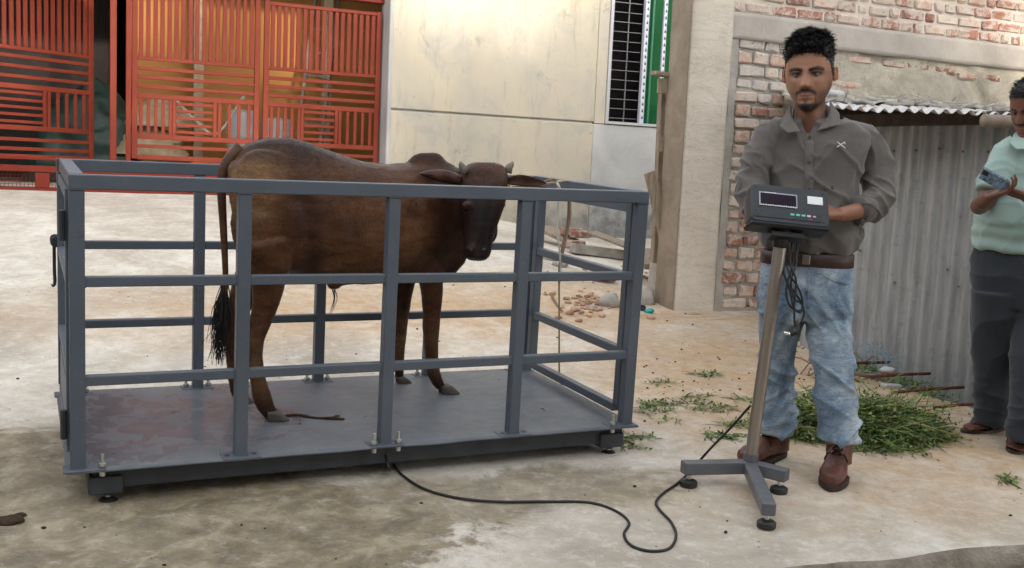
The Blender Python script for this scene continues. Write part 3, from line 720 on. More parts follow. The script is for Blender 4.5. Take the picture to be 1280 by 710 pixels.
for k_ in range(5):
    P0 = A + dd * (.66 * k_); P1 = A + dd * (.66 * k_ + .70); off = Vector((-dd.y, dd.x)) * (-.004 * (k_ % 2))
    corr(P0 + off, P1 + off, -.45, 1.56 + .006 * (k_ % 2), .084, .0135, 'wall_sheet', M['zinc'], shed, 0, k_ * 3)
b = MB(); nail = []
for k_ in range(16):
    p = A + dd * (.30 + .152 * k_); q = Vector((p.x, p.y, 1.56 - .14 + .01 * math.sin(k_ * 2))) + Vector((dd.y, -dd.x, 0)) * -.0 + Vector((-.012, -.003, 0))
    wp(MB().ball(q, .0085, 5), 'nail', M['iron'], shed)
for px, py in ((1042 + 20, 308), (1077, 313), (1120, 353), (1186, 337), (1200, 358)):
    v = ray(px, py); nrm = Vector((dd.y, -dd.x, 0)); k = (Vector((A.x, A.y, 0)) - CAM).dot(nrm) / v.dot(nrm); q = CAM + v * k
    if q.y < 5.4: wp(MB().ball(q + Vector((-.012, 0, 0)), .008, 5), 'nail', M['iron'], shed)
wp(MB().bar((4.50, 5.55, 1.60), (5.02, 2.6, 1.60), .07, .075, .004), 'top_beam', M['wood_dark'], shed)
wp(MB().bar((4.45, 5.75, 1.66), (6.4, 5.1, 1.70), .06, .08, .004), 'roof_beam', M['wood_dark'], shed)
lg = K(1229, 151, 5.42); wp(MB().tube([lg, lg + Vector((.5, -.12, .01)), lg + Vector((1.0, -.3, .02))], [.034, .036, .037], 14), 'pole_end', M['column_side'], shed, True)
E1 = K(1028, 134, 5.75); E2 = K(1330, 145, 5.35); Bk = Vector((0, 0, 0))
n = int((E2 - E1).length / .062 * 8); V = []; nv = 12; dE = (E2 - E1).normalized(); out = Vector((dE.y, -dE.x, 0)) * -1
for j in range(nv + 1):
    for i in range(n + 1):
        u = i / n; e = E1.lerp(E2, u); bk = Vector((4.95 + 2.6 * u, 6.5, 1.86)); p = e.lerp(bk, j / nv)
        p.z += .0125 * math.sin(2 * math.pi * u * (E2 - E1).length / .062) * (1 - .3 * j / nv) + .012 * mn.noise(Vector((u * 6, j * .3, 0))); V.append(p)
b = MB().add(V, [(j * (n + 1) + i, j * (n + 1) + i + 1, (j + 1) * (n + 1) + i + 1, (j + 1) * (n + 1) + i) for j in range(nv) for i in range(n)])
ro = wp(b, 'roof_sheet', M['zinc_pale'], shed, True)
mdf = ro.modifiers.new('t', 'SOLIDIFY'); mdf.thickness = .003
wp(wbox(4.99, 9, 6.56, 6.59, -.5, 1.2, 0), 'dark_opening_sheet', M['inner_dark'], shed)  # near-black sheet stands in for the shade of the open shed
# debris on the roof
random.seed(5); b = MB()
for k_ in range(170):
    u = random.uniform(.05, .95); t = random.uniform(.15, .95) ; e = E1.lerp(E2, u); p = e.lerp(Vector((4.95 + 2.6 * u, 6.5, 1.86)), t) + Vector((0, 0, .025))
    if random.random() < .5:
        a = random.uniform(0, 6.3); b.bar(p, p + Vector((math.cos(a), math.sin(a), random.uniform(0, .2))) * random.uniform(.05, .3), .008, .008, 0)
    else: b.box(p, (random.uniform(.03, .12), random.uniform(.03, .1), random.uniform(.01, .05)), .004, Matrix.Rotation(random.uniform(0, 3), 3, 'Z') @ Matrix.Rotation(random.uniform(-.4, .4), 3, 'X'))
a = np.array(b.v); tag(b.build('roof_debris', M['stone']), 'litter of twigs and broken bits lying on the tin roof', 'debris', kind='stuff')
def sheet_scrap(name, c, sx, sy, mat, label, cat, seed, kk=.03):
    V = []; n = 10
    for j in range(n + 1):
        for i in range(n + 1):
            x = (i / n - .5) * sx; y = (j / n - .5) * sy; V.append((c[0] + x + .1 * sx * mn.noise(Vector((j * .4, seed, 0))), c[1] + y, c[2] + kk * (1 + mn.fractal(Vector((x * 9 + seed, y * 9, 0)), 1, 2, 4))))
    o = centred(MB().add(V, [(j * (n + 1) + i, j * (n + 1) + i + 1, (j + 1) * (n + 1) + i + 1, (j + 1) * (n + 1) + i) for j in range(n) for i in range(n)]), name, mat, label, cat, smooth=True)
    m_ = o.modifiers.new('t', 'SOLIDIFY'); m_.thickness = .003; return o
p = K(1145, 127, 7.0); sheet_scrap('plastic_scrap', p - Vector((0, 0, .04)), .36, .25, M['blue_wire'], 'crumpled pale green plastic lying on the tin roof', 'plastic', 2)
p = K(1098, 126, 6.8); sheet_scrap('plastic_scrap', p - Vector((0, 0, .05)), .4, .3, M['white_plastic'], 'white plastic sheet on the tin roof near the man\'s shoulder', 'plastic', 6)
p = K(1036, 116, 6.3); centred(MB().tube([p, p + Vector((.12, .02, .0))], .02, 12), 'pipe', M['white_plastic'], 'short white plastic pipe sticking out beside the man\'s ear', 'pipe', smooth=True)

# reinforcing rods poking out of the slab
for k_, (a, b_, lab) in enumerate([((1060, 455, 6.0), (1113, 453, 6.1), 'farthest from the camera'), ((1105, 470, 5.72), (1163, 467, 5.78), 'second from the far end'), ((1135, 489.5, 5.58), (1205, 484, 5.6), 'third from the far end'), ((1184, 508, 5.42), (1245, 504, 5.3), 'nearest the green-shirted man')]):
    p, q = K(*a), K(*b_); p = p - (q - p) * .3
    centred(MB().tube([p, (p + q) / 2 + Vector((0, 0, .004)), q], .0085, 8), 'steel_rod', M['rust'], 'rusty steel rod sticking out of the slab edge, ' + lab, 'rod', 'rusty steel rods', smooth=True)

# ============================================================ ADDED HOUSES AND TREES, unseen, placed to shade the scene
T = wthing('added_shade_house', 'unseen plain house added across the road to shade the yard', 'building', (0, -7, -.5))  # unseen house, put in to keep sun off the foreground
wp(wbox(-11, 9, -11, -6, -.52, 6.9, .02), 'wall', M['grey_plaster'], T)
wp(wbox(-11.3, 9.3, -11.3, -5.7, 6.91, 7.08, .02), 'roof', M['beam'], T)
for z in (.6, 4.0):
    for x in (-9, -6, -3, 0, 3, 6):
        f_ = wp(wbox(x - .6, x + .6, -5.995, -5.94, z, z + 1.4, .01), 'window', M['white_frame'], T); wp(wbox(x - .54, x + .54, -5.939, -5.93, z + .06, z + 1.34, 0), 'pane', M['iron'], f_, root=T)
for nm, x0, x1, y0, y1, lab in (('left', -13, -6.5, -5.4, 10.8, 'unseen plain house added left of the yard to block side sky light'), ('right', 9.7, 15, -3, 15, 'unseen plain house added beyond the brick wall to block side sky light')):
    T = wthing('added_side_house', lab, 'building', ((x0 + x1) / 2, 3, -.5))  # unseen houses on both sides, put in to cut low sky light
    wp(wbox(x0, x1, y0, y1, -.52, 5.2, .02), 'wall', M['grey_plaster'], T); wp(wbox(x0 - .2, x1 + .2, y0 - .2, y1 + .2, 5.21, 5.35, .02), 'roof', M['beam'], T)
    xf = x1 if nm == 'left' else x0; sg = 1 if nm == 'left' else -1
    for y in (-2, 1.5, 5):
        f_ = wp(MB().box((xf + sg * .02, y, 1.9), (.03, 1.2, 1.4), .01), 'window', M['white_frame'], T); wp(MB().box((xf + sg * .04, y, 1.9), (.006, 1.08, 1.28), 0), 'pane', M['iron'], f_, root=T)
def tree(x, y, h, r, label, seed, nleaf=9000):  # unseen trees, put in to dapple the sun on the facade
    random.seed(seed); T = wthing('added_dapple_tree', label, 'tree', (x, y, -.52), 'added trees across the road')
    b = MB().tube([(x, y, -.6), (x + .1, y, h * .3), (x + .2, y + .1, h * .6), (x + .1, y, h)], [.22, .17, .12, .04], 12)
    cl = []
    for k_ in range(9):
        a = random.uniform(0, 6.3); z = h * random.uniform(.45, .85); q = Vector((x + math.cos(a) * r * random.uniform(.4, .8), y + math.sin(a) * r * random.uniform(.4, .8), z + random.uniform(.5, 1.6)))
        b.tube([(x + .15, y, z - .8), ((x + q.x) / 2, (y + q.y) / 2, z - .2), q], [.08, .05, .02], 8); cl.append(q)
    wp(b, 'trunk', M['bark'], T, True)
    for k_ in range(14):
        a = random.uniform(0, 6.3); cl.append(Vector((x + math.cos(a) * r * random.uniform(0, .9), y + math.sin(a) * r * random.uniform(0, .9), h * random.uniform(.6, 1.1))))
    b = MB()
    for k_ in range(nleaf):
        c = random.choice(cl); d = Vector((random.gauss(0, 1), random.gauss(0, 1), random.gauss(0, .7))) * .42; p = c + d
        R_ = Matrix.Rotation(random.uniform(0, 6.3), 3, 'Z') @ Matrix.Rotation(random.uniform(-1.2, 1.2), 3, 'X'); s = random.uniform(.08, .15)
        b.add([p + R_ @ Vector(v) * s for v in ((-1, 0, 0), (0, -.45, .1), (1, 0, 0), (0, .45, .1))], [(0, 1, 2, 3)])
    wp(b, 'crown', M['leaf'], T)
tree(3.9, -4.4, 8.9, 2.2, 'unseen leafy tree added across the road for dapple, nearest the brick wall', 1, 16000)
tree(7.5, -4.2, 8.2, 2.2, 'unseen broad leafy tree added across the road for dapple at the far right', 2)
tree(-6.5, -4.4, 7.0, 1.6, 'unseen small leafy tree added across the road for dapple at the left', 3, 5000)

# ============================================================ CATTLE SCALE WITH CAGE
CL, CW, CH = 2.19, 1.02, .99; TS = .048; RS = .034
cage = thing('cattle_scale', 'grey steel livestock weighing platform with a railed cage around it', 'cattle scale', CM)
def cp(mb, name, mat=None, parent=None, smooth=False): return mb.build(name, mat or M['cage'], parent or cage, smooth)
# deck: slightly dented plate
b = MB(); nx, ny = 60, 30; V = []
for j in range(ny + 1):
    for i in range(nx + 1):
        x = -.015 + (CL + .03) * i / nx; y = -.025 + (CW + .05) * j / ny
        V.append((x, y, .0028 * mn.noise(Vector((x * 2.2, y * 2.2, 1))) + (.003 * mn.noise(Vector((x * 5, 8, 1))) if j == 0 else 0) - .001))
b.add(V, [(j * (nx + 1) + i, j * (nx + 1) + i + 1, (j + 1) * (nx + 1) + i + 1, (j + 1) * (nx + 1) + i) for j in range(ny) for i in range(nx)])
o = cp(b, 'deck_plate', M['deck'], smooth=True); m_ = o.modifiers.new('t', 'SOLIDIFY'); m_.thickness = .007; m_.offset = -1
for y in (.045, CW - .045): cp(MB().box((CL / 2 + .02, y, -.044), (CL - .10, .045, .066), .004), 'frame_beam', M['frame_shade_paint'])
for x in (.08, CL / 2, CL - .08): cp(MB().box((x, CW / 2, -.046), (.05, CW - .14, .060), .004), 'frame_beam', M['frame_shade_paint'])
for x in (.11, CL - .09):
    for y in (.055, CW - .055):
        cp(MB().box((x, y, -.060), (.11, .105, .062), .004), 'load_cell_housing', M['frame_shade_paint'])
        b = MB().tube([(x + .01, y - .01, -.145), (x + .01, y - .01, -.142), (x + .01, y - .01, -.124), (x + .01, y - .01, -.118), (x + .01, y - .01, -.113)], [.028, .033, .033, .024, .012], 20)
        ft = cp(b, 'foot', M['rubber'], smooth=False)
        cp(MB().cyl((x + .01, y - .01, -.12), (x + .01, y - .01, -.085), .010, 10), 'threaded_rod', M['zinc_bolt'], ft)
        cp(MB().cyl((x + .01, y - .01, -.105), (x + .01, y - .01, -.097), .018, 6), 'nut', M['black_steel'], ft)
PX = [.024, .560, 1.099, 1.636, CL - .024]
h = TS / 2
# posts
for side, y in ((0, h), (1, CW - h)):
    for i, x in enumerate(PX):
        top = CH - TS - .001
        if side and i in (1, 2, 3): x = (.555, 1.095, 1.635)[i - 1]
        wd_ = .045 if 0 < i < 4 else TS
        cp(MB().box((x, y, (top + .004) / 2), (wd_, TS - .002, top - .006), .003), 'post')
        if 0 < i < 4 or i == 4 or 1:
            cx = x + (.02 if i == 0 else -.03 if i == 4 else 0)
            pl = cp(MB().box((cx, y + (-.012 if not side else .004), .0055), (.135, .075, .007), .002), 'base_plate')
            bl = [(-.048), (.048)]
            if i == 0: bl = [.055]
            if i == 4: bl = [-.045]
            if i in (1, 3) and not side:
                for u in bl: cp(MB().cyl((cx + u, y - .012, .0085), (cx + u, y - .012, .0105), .009, 12), 'bolt_hole', M['rubber'], pl)
                continue
            for u in bl:
                p = Vector((cx + u, y - (.028 if not side else -.01), .009))
                cp(MB().cyl(p, p + Vector((0, 0, .046)), .0062, 10), 'bolt', M['zinc_bolt'], pl)
                cp(MB().cyl(p + Vector((0, 0, .004)), p + Vector((0, 0, .015)), .0125, 6), 'nut', M['zinc_bolt'], pl)
                if not side: cp(MB().cyl(p + Vector((0, 0, -.03)), p + Vector((0, 0, -.0115)), .010, 8), 'nut', M['zinc_bolt'], pl)
# long rails
for y in (h, CW - h):
    cp(MB().box((CL / 2, y, CH - h), (CL, TS, TS), .003), 'top_rail')
    for z in (.639, .305):
        xsq = PX if y < .5 else [.024, .555, 1.095, 1.635, CL - .024]
        for a_, c_ in zip(xsq, xsq[1:]):
            ha = h if a_ == .024 else .0225; hc = h if c_ > 2.1 else .0225
            cp(MB().box(((a_ + ha + c_ - hc) / 2, y, z), (c_ - hc - a_ - ha - .001, RS, RS), .003), 'rail')
for x in (h, CL - h): cp(MB().box((x, CW / 2, CH - h + .0015), (TS, CW - 2 * TS - .002, TS), .003), 'top_rail')
b = MB()
for xp in PX:
    hw = .0225 if 0 < PX.index(xp) < 4 else h
    for z in (.639, .305):
        for sg in (-1, 1):
            if (xp < .1 and sg < 0) or (xp > 2.1 and sg > 0): continue
            for q_ in range(7): b.ball((xp + sg * (hw + .001), h - RS / 2 - .0005, z - RS / 2 + RS * q_ / 6), (.0035, .0028, .0035), 4)
    for q_ in range(9): b.ball((xp - hw + 2 * hw * q_ / 8, .001, CH - TS - .0005), (.0035, .003, .003), 4); b.ball((xp - hw + 2 * hw * q_ / 8, .001, .011), (.0035, .003, .003), 4)
tag(cp(b, 'weld_bead', smooth=True), kind='stuff')
# end gates inside the corner posts
for k_, x in enumerate((.012, CL - .022)):
    g = cp(MB().box((x, TS + .035, .505), (.042, .042, .87), .003), 'end_gate')
    cp(MB().box((x, CW - TS - .035, .505), (.042, .042, .87), .003), 'stile', None, g)
    ya, yb = TS + .058, CW - TS - .058
    for z in (.055, .305, .625, .915):
        cp(MB().box((x, (ya + yb) / 2, z), (.036, yb - ya, .036), .003), 'gate_rail', None, g)
    if k_ == 0: cp(MB().box((x - .012, (ya + yb) / 2, .16), (.005, yb - ya, .16), .001), 'gate_panel', None, g)
    for z in (.15, .82):
        cp(MB().cyl((x - .03 if k_ == 0 else x + .035, TS + .004, z - .05), (x - .03 if k_ == 0 else x + .035, TS + .004, z + .05), .011, 10), 'hinge', M['black_steel'], g)
# sliding bolt and handle on the left end
lt = cp(MB().cyl((-.014, CW - .08, .655), (-.014, CW + .04, .655), .011, 12), 'latch_bolt', M['black_steel'])
for y in (CW - .07, CW - .02, CW + .03): cp(MB().tube([(-.014, y - .006, .655), (-.014, y + .006, .655)], .021, 14), 'latch_ring', M['black_steel'], lt)
cp(MB().tube(spline([(-.018, CW + .01, .655), (-.018, CW + .01, .60), (-.018, CW + .008, .53), (-.017, CW + .006, .475), (-.028, CW + .006, .462)], 6), .007, 8), 'latch_handle', M['black_steel'], lt, True)
cp(MB().box((-.006, CW - .02, .945), (.006, .05, .09), .001), 'latch_plate')
rb = cp(MB().cyl((CL + .03, .03, .50), (CL + .03, .10, .50), .014, 10), 'latch_bolt', M['black_steel'])
# droppings
random.seed(9)
def lump(c, r, seed, flat=.5):
    b = MB().ball((0, 0, 0), (r, r * .8, r * flat), 7)
    b.v = [tuple(Vector(c) + Vector(v) * (1 + .45 * mn.noise(Vector(v) / r * 1.6 + Vector((seed, 0, 0))))) for v in b.v]; return b
b = MB()
for k_ in range(90):
    x, y = (random.uniform(.1, CL - .1), random.uniform(.05, CW - .06)) if k_ > 35 else (random.gauss(.7, .35), random.gauss(.5, .16))
    if not (0.05 < x < CL - .05 and .05 < y < CW - .05): continue
    q = lump((x, y, .003), random.uniform(.003, .009), k_, .4); b.add(q.v, q.f)
for (x, y, r) in ((.42, .62, .022), (.85, .35, .016), (1.0, .4, .012), (1.62, .28, .015), (1.93, .3, .014), (1.02, .42, .02)):
    for q_ in range(3): q = lump((x + random.uniform(-r, r), y + random.uniform(-r, r), .004), r * random.uniform(.4, .8), x * 9 + q_, .35); b.add(q.v, q.f)
o = b.build('droppings', M['dung'], None, True, CM); tag(o, 'small dark droppings scattered on the steel deck', 'droppings', kind='stuff')
b = MB().tube([CM @ Vector(p) for p in spline([(.80, .46, .008), (.87, .44, .014), (.93, .40, .008), (.99, .37, .012), (1.04, .355, .008)], 5)], [.006] * 20 + [.004], 7)
centred(b, 'straw_stalk', M['dung'], 'dark wilted stalk on the deck beside the rear hoof', 'stalk', smooth=True)

# ============================================================ COW (in the cage frame; x along body, y across, z up)
X3, Y3, Z3 = Vector((1, 0, 0)), Vector((0, 1, 0)), Vector((0, 0, 1))
def zat(px, py, Y): return CP(px, py, Y)
cb = MB()
# trunk: (px, top, bottom, centre Y, half width)
TR = [(290, 196, 262, .565, .05), (297, 186, 292, .565, .10), (310, 178, 318, .567, .135), (332, 172, 336, .572, .165), (358, 171, 343, .58, .18), (385, 178, 346, .60, .185), (415, 190, 350, .615, .195),
      (450, 201, 355, .635, .20), (485, 205, 354, .66, .195), (512, 203, 351, .685, .18), (535, 202, 349, .70, .16), (553, 210, 347, .70, .135), (567, 222, 343, .68, .11), (578, 240, 333, .66, .075), (584, 258, 318, .65, .04)]
secs = []
for (px, t_, b_, Y, hw) in TR:
    a = zat(px, t_, Y); c = zat(px, b_, Y); m_ = (a + c) / 2; secs.append((m_, hw, (a.z - c.z) / 2))
cb.loft(secs, Y3, Z3, 28, 2.25)
# hips, thighs, shoulders, hump
def el(px, py, Y, r, Mx=None): p = zat(px, py, Y); cb.ball(p, r, 12, Mx); return p
for sg in (-1, 1):
    Yc = .57 + sg * .105
    el(330, 240, Yc, (.135, .07, .17)); el(325, 285, Yc + sg * .008, (.115, .06, .16), Matrix.Rotation(-.15, 3, 'Y'))
    el(350, 305, Yc, (.07, .05, .11))
    el(346, 200, .57 + sg * .115, (.04, .03, .03))      # hook bone
    el(297, 215, .57 + sg * .07, (.04, .04, .05))
    el(528, 262, .69 + sg * .095, (.095, .055, .165), Matrix.Rotation(.15, 3, 'Y'))
    el(540, 312, .69 + sg * .08, (.07, .05, .09))
el(534, 208, .70, (.095, .05, .062)); el(541, 203, .70, (.055, .04, .045)); el(556, 220, .68, (.07, .05, .06)); el(568, 230, .65, (.06, .05, .05))
el(418, 354, .62, (.035, .03, .028)); el(430, 350, .62, (.08, .03, .025))
el(560, 332, .65, (.055, .035, .05)); el(574, 316, .63, (.04, .03, .07))
# neck: swings from shoulder towards the camera-facing head
nk = [zat(545, 250, .69), zat(570, 252, .66), zat(590, 250, .60), zat(602, 246, .535)]
cb.loft([(nk[0], .155, .16), (nk[1], .12, .15), (nk[2], .095, .13), (nk[3], .075, .09)], Vector((.4, .9, 0)).normalized(), Z3, 20)
# dewlap
cb.loft([(zat(592, 300, .6), .02, .05), (zat(580, 300, .62), .03, .10), (zat(565, 305, .65), .045, .10)], Y3, Z3, 12)
# head: sections perpendicular to its long axis, facing the camera (-y)
HD = [(607, 202.5, .505, .040, .030), (607, 205, .505, .072, .050), (606.5, 211, .50, .094, .075), (606, 222, .49, .101, .095), (605, 238, .475, .099, .108), (604, 254, .462, .094, .108), (602, 270, .445, .083, .098), (600, 285, .428, .070, .084), (598, 298, .413, .061, .070), (597, 310, .402, .061, .062), (596, 319, .397, .056, .054), (595.5, 325, .40, .036, .036)]
hs_ = []
for (px, py, Y, a, d) in HD: hs_.append((zat(px, py, Y), a, d))
HX, HY = Vector((.93, -.36, 0)), Vector((.36, .93, 0)); cb.loft(hs_, HX, HY, 28, 2.15)
for px in (583, 626): el(px, 256, .40, (.022, .022, .016))    # brow ridges
el(587, 311, .352, (.018, .014, .016)); el(605, 312, .352, (.018, .014, .016))
el(588, 290, .46, (.03, .06, .06)); el(612, 288, .46, (.03, .06, .06))
# legs: (px,py,Y,r)
def leg(L, e=1.0):
    P = [zat(px, py, Y) for px, py, Y, r in L]; R = [r for *_, r in L]; cb.tube(P, R, 14)
leg([(330, 300, .47, .10), (336, 332, .47, .088), (335, 360, .465, .066), (331, 385, .46, .050), (324, 407, .455, .043), (318, 425, .45, .040), (318, 445, .447, .034), (322, 472, .442, .033), (328, 498, .432, .038), (333, 510, .425, .033), (339, 518, .42, .030)])
el(312, 424, .455, (.022, .018, .03)); el(286, 408, .69, (.018, .016, .028))
leg([(322, 300, .67, .095), (318, 335, .675, .075), (306, 365, .68, .060), (297, 390, .685, .045), (293, 408, .69, .038), (291, 430, .70, .030), (291, 455, .705, .027), (293, 476, .71, .026), (295, 488, .708, .025), (299, 497, .705, .024)])
leg([(532, 300, .62, .075), (538, 335, .625, .058), (540, 365, .63, .049), (540, 392, .635, .041), (539, 408, .64, .041), (539, 425, .64, .034), (540, 450, .645, .030), (542, 466, .65, .032), (547, 477, .65, .027), (551, 484, .652, .024)])
leg([(515, 310, .78, .07), (508, 340, .80, .052), (503, 370, .82, .044), (501, 392, .84, .038), (500, 410, .85, .034), (499, 435, .865, .027), (499, 456, .875, .025), (499, 466, .88, .024), (500, 473, .88, .022)])
cowm = remesh(cb, .0095, 7, .5, 'body')
hp = {k_: zat(*v) for k_, v in dict(eyeL=(582, 258, .415), eyeR=(624.5, 259, .415), muz=(596, 314, .39), hoof1=(336, 517, .42)).items()}
def cow_disp(p, n):
    d = .0035 * mn.fractal(p * 6, 1, 2, 3)
    if p.z > .52 and .85 < p.x < 1.35: d += .0028 * math.sin(p.x * 62 + (p.z - .7) * 9) * max(0, 1 - abs(p.z - .75) / .22) * (1 if p.y < .62 else .2)   # ribs
    def dent(px, py, Y, r, a):
        e = p - zat(px, py, Y); return a * math.exp(-(e.x ** 2 + e.z ** 2) / r ** 2)
    if p.y < .62:
        d += dent(340, 270, .45, .07, .010) + dent(322, 255, .45, .035, -.008) + dent(372, 250, .45, .05, -.010) + dent(318, 330, .45, .03, -.007) + dent(350, 330, .45, .035, .008)
        d += dent(525, 250, .58, .05, .009) + dent(505, 270, .58, .045, -.010) + dent(545, 300, .6, .04, .008) + dent(532, 330, .6, .035, -.006) + dent(395, 215, .5, .05, -.008)
    q = p - zat(545, 262, .55); d += .004 * math.sin(q.x * 60 + q.z * 16) * math.exp(-(q.x ** 2 + q.z ** 2) / .02)   # neck folds
    q = p - zat(400, 335, .44); d -= .006 * math.exp(-((q.z - .5 * q.x) ** 2) / .0008 - (q.x ** 2) / .02)   # flank fold
    return d
displace(cowm, cow_disp)
BRN = (.074, .030, .013); DRK = (.018, .008, .006); TAN = (.19, .105, .050); BLK = (.010, .008, .008)
def cow_col(p):
    f = mn.fractal(p * 4, 1, 2, 4); c = BRN
    c = mixc(c, TAN, 1.25 * math.exp(-((p.x - .66) / .11) ** 2 - ((p.z - .95) / .16) ** 2) + .25 * f)
    c = mixc(c, TAN, .7 * math.exp(-((p.x - .98) / .16) ** 2 - ((p.z - .57) / .07) ** 2) * (.7 + mn.noise(p * 9)))
    c = mixc(c, (.19, .115, .06), .55 * math.exp(-((p.z - (.535 + 1.6 * (p.x - 1.02) ** 2)) / .022) ** 2) * sm((1.3 - p.x) / .1) * sm((p.x - .85) / .08) if p.z < .8 else 0)
    c = mixc(c, (.11, .05, .022), .7 * math.exp(-((p.x - 1.2) / .3) ** 2 - ((p.z - .75) / .16) ** 2))
    c = mixc(c, DRK, .75 * math.exp(-((p.x - .86) / .1) ** 2 - ((p.z - .85) / .14) ** 2) + .3 * f)
    c = mixc(c, DRK, sm((p.z - 1.0) / .09) * .75)
    c = mixc(c, (.040, .016, .009), sm((p.x - 1.34) / .2) * (.7 + .25 * sm((p.z - .8) / .2))); c = mixc(c, DRK, .6 * math.exp(-((p.x - .92) / .05) ** 2 - ((p.z - .66) / .12) ** 2) + .5 * max(0, mn.noise(p * 7 + Vector((3, 0, 0)))))
    hf = sm((p.x - 1.42) / .10) * sm((.60 - p.y) / .10)
    if hf > 0: # head
        c0_ = c; c = mixc(c, DRK, .9); dc = abs(p.x - zat(601, 270, .4).x)
        c = mixc(mixc(c, BLK, .8 * math.exp(-(dc / .05) ** 2)), (.055, .023, .013), sm((p.z - .93) / .08) * .85)
        q = p - hp['muz']; c = mixc(c, (.075, .055, .048), math.exp(-(q.length / .045) ** 4))
        for e in ('eyeL', 'eyeR'): c = mixc(c, (.06, .032, .019), .7 * math.exp(-((p - hp[e]).length / .03) ** 2))
        c = mixc(c0_, c, hf)
    if p.z < .42: c = mixc(c, (.12, .065, .034), sm((.42 - p.z) / .15) * (.7 if p.x < 1 else .9) * (.6 + f)); c = mixc(c, DRK, sm((.13 - p.z) / .08) * .8)
    return c
paint(cowm, cow_col)
M['lidcow'] = m_simple('dark_eyelid', (.05, .028, .02), .5)
cow = thing('cow', 'dark brown humped bull with short horns standing inside the cage, head turned to the camera', 'cow', CM @ Matrix.Translation((1.1, .65, 0)))
OFF = Vector((1.1, .65, 0))
def cw(mb, name, mat, smooth=True, parent=None):
    mb.v = [tuple(Vector(p) - OFF) for p in mb.v]; return mb.build(name, mat, parent or cow, smooth)
random.seed(77); cowm.calc_loop_triangles(); TT = cowm.loop_triangles; b = MB(); cols = []; VV = cowm.vertices
for k_ in range(95000):
    t = TT[random.randrange(len(TT))]; a_, b2, c2_ = (VV[i] for i in t.vertices); u, v = random.random(), random.random()
    if u + v > 1: u, v = 1 - u, 1 - v
    p = a_.co + (b2.co - a_.co) * u + (c2_.co - a_.co) * v; n = (a_.normal + b2.normal + c2_.normal).normalized()
    if p.z < .05: continue
    f = Vector((-.5 + .5 * mn.noise(p * 5), .2 * mn.noise(p * 5 + Vector((9, 0, 0))), -1)) if p.z < 1.0 or p.x > 1.5 else Vector((-1, 0, -.3))
    f += Vector((random.gauss(0, .25), random.gauss(0, .25), random.gauss(0, .25))); f = (f - n * f.dot(n)).normalized(); L = random.uniform(.007, .015); d = (f + n * random.uniform(.08, .3)).normalized(); s_ = d.cross(n).normalized() * .0009
    b.v += [tuple(p - s_ - OFF), tuple(p + s_ - OFF), tuple(p + d * L - OFF)]; i0 = len(b.v) - 3; b.f.append((i0, i0 + 1, i0 + 2))
    c = cow_col(p); g_ = random.choice((.55, .8, 1.0, 1.25, 1.7)); cols += [(c[0] * g_, c[1] * g_, c[2] * g_)] * 3
cm_ = b.mesh('coat', False, False); at = cm_.color_attributes.new('Col', 'FLOAT_COLOR', 'POINT')
at.data.foreach_set('color', np.concatenate([np.array(cols), np.ones((len(cols), 1))], 1).ravel().astype('f')); tag(put('coat', cm_, M['hide'], cow), kind='stuff')
cowm.transform(Matrix.Translation(-OFF)); put('body', cowm, M['hide'], cow)
for px, dx, dpy in ((579, -.012, -1), (634, .014, 1)):
    p = zat(px, 212, .48); cw(MB().tube([p + Vector((0, 0, -.012)), p + Vector((dx * .6, -.004, .014)), p + Vector((dx * 1.3, -.008, .026)), p + Vector((dx * 1.5, -.008, .036))], [.021, .016, .010, .003], 12), 'horn', M['horn'])
def ear(pts, wid, nm='ear'):
    P = spline(pts, 6); n = len(P); R = []
    for i, p in enumerate(P):
        t = i / (n - 1); w_ = wid * (math.sin(math.pi * min(1, .12 + t * .9)) ** .7) + .003; T_ = (P[min(i + 1, n - 1)] - P[max(i - 1, 0)]).normalized(); u = Z3 - T_ * T_.dot(Z3); u.normalize(); v = T_.cross(u)
        R.append([p + u * (w_ * math.cos(a)) + v * (.010 * math.sin(a) + (.012 * (math.cos(a) ** 2))) for a in [2 * math.pi * j / 14 for j in range(14)]])
    me = MB().rings(R).mesh(nm, True); displace(me, lambda p, n: .0012 * mn.noise(p * 60))
    paint(me, lambda p: mixc((.030, .015, .010), (.07, .03, .018), .5 + .8 * mn.noise(p * 25)))
    me.transform(Matrix.Translation(-OFF)); put(nm, me, M['hide'], cow)
ear([zat(577, 227, .50), zat(562, 222, .52), zat(545, 219, .54), zat(524, 217, .56)], .025)
ear([zat(634, 226, .50), zat(648, 225, .50), zat(664, 227, .49), zat(682, 229, .48)], .022)
for e, px in (('eyeL', 582), ('eyeR', 625)):
    p = hp[e]; cw(MB().ball(p + Vector((0, -.002, 0)), .0175, 8), 'eye', M['eye']); cw(MB().tube([p + Vector((-.02, -.010, .008)), p + Vector((-.008, -.018, .016)), p + Vector((.008, -.018, .016)), p + Vector((.02, -.010, .008))], [.003, .006, .006, .003], 8), 'eyelid', M['lidcow'])
for px in (588.5, 604.5):
    p = zat(px, 312.5, .343); cw(MB().ball(p, (.0115, .008, .0085), 8, Matrix.Rotation(.5 if px < 596 else -.5, 3, 'Y')), 'nostril', M['eye'])
cw(MB().tube([zat(584, 321, .372), zat(590, 323.5, .352), zat(596, 324, .348), zat(602, 323.5, .352), zat(608, 321, .372)], .0035, 6), 'mouth', M['eye'])
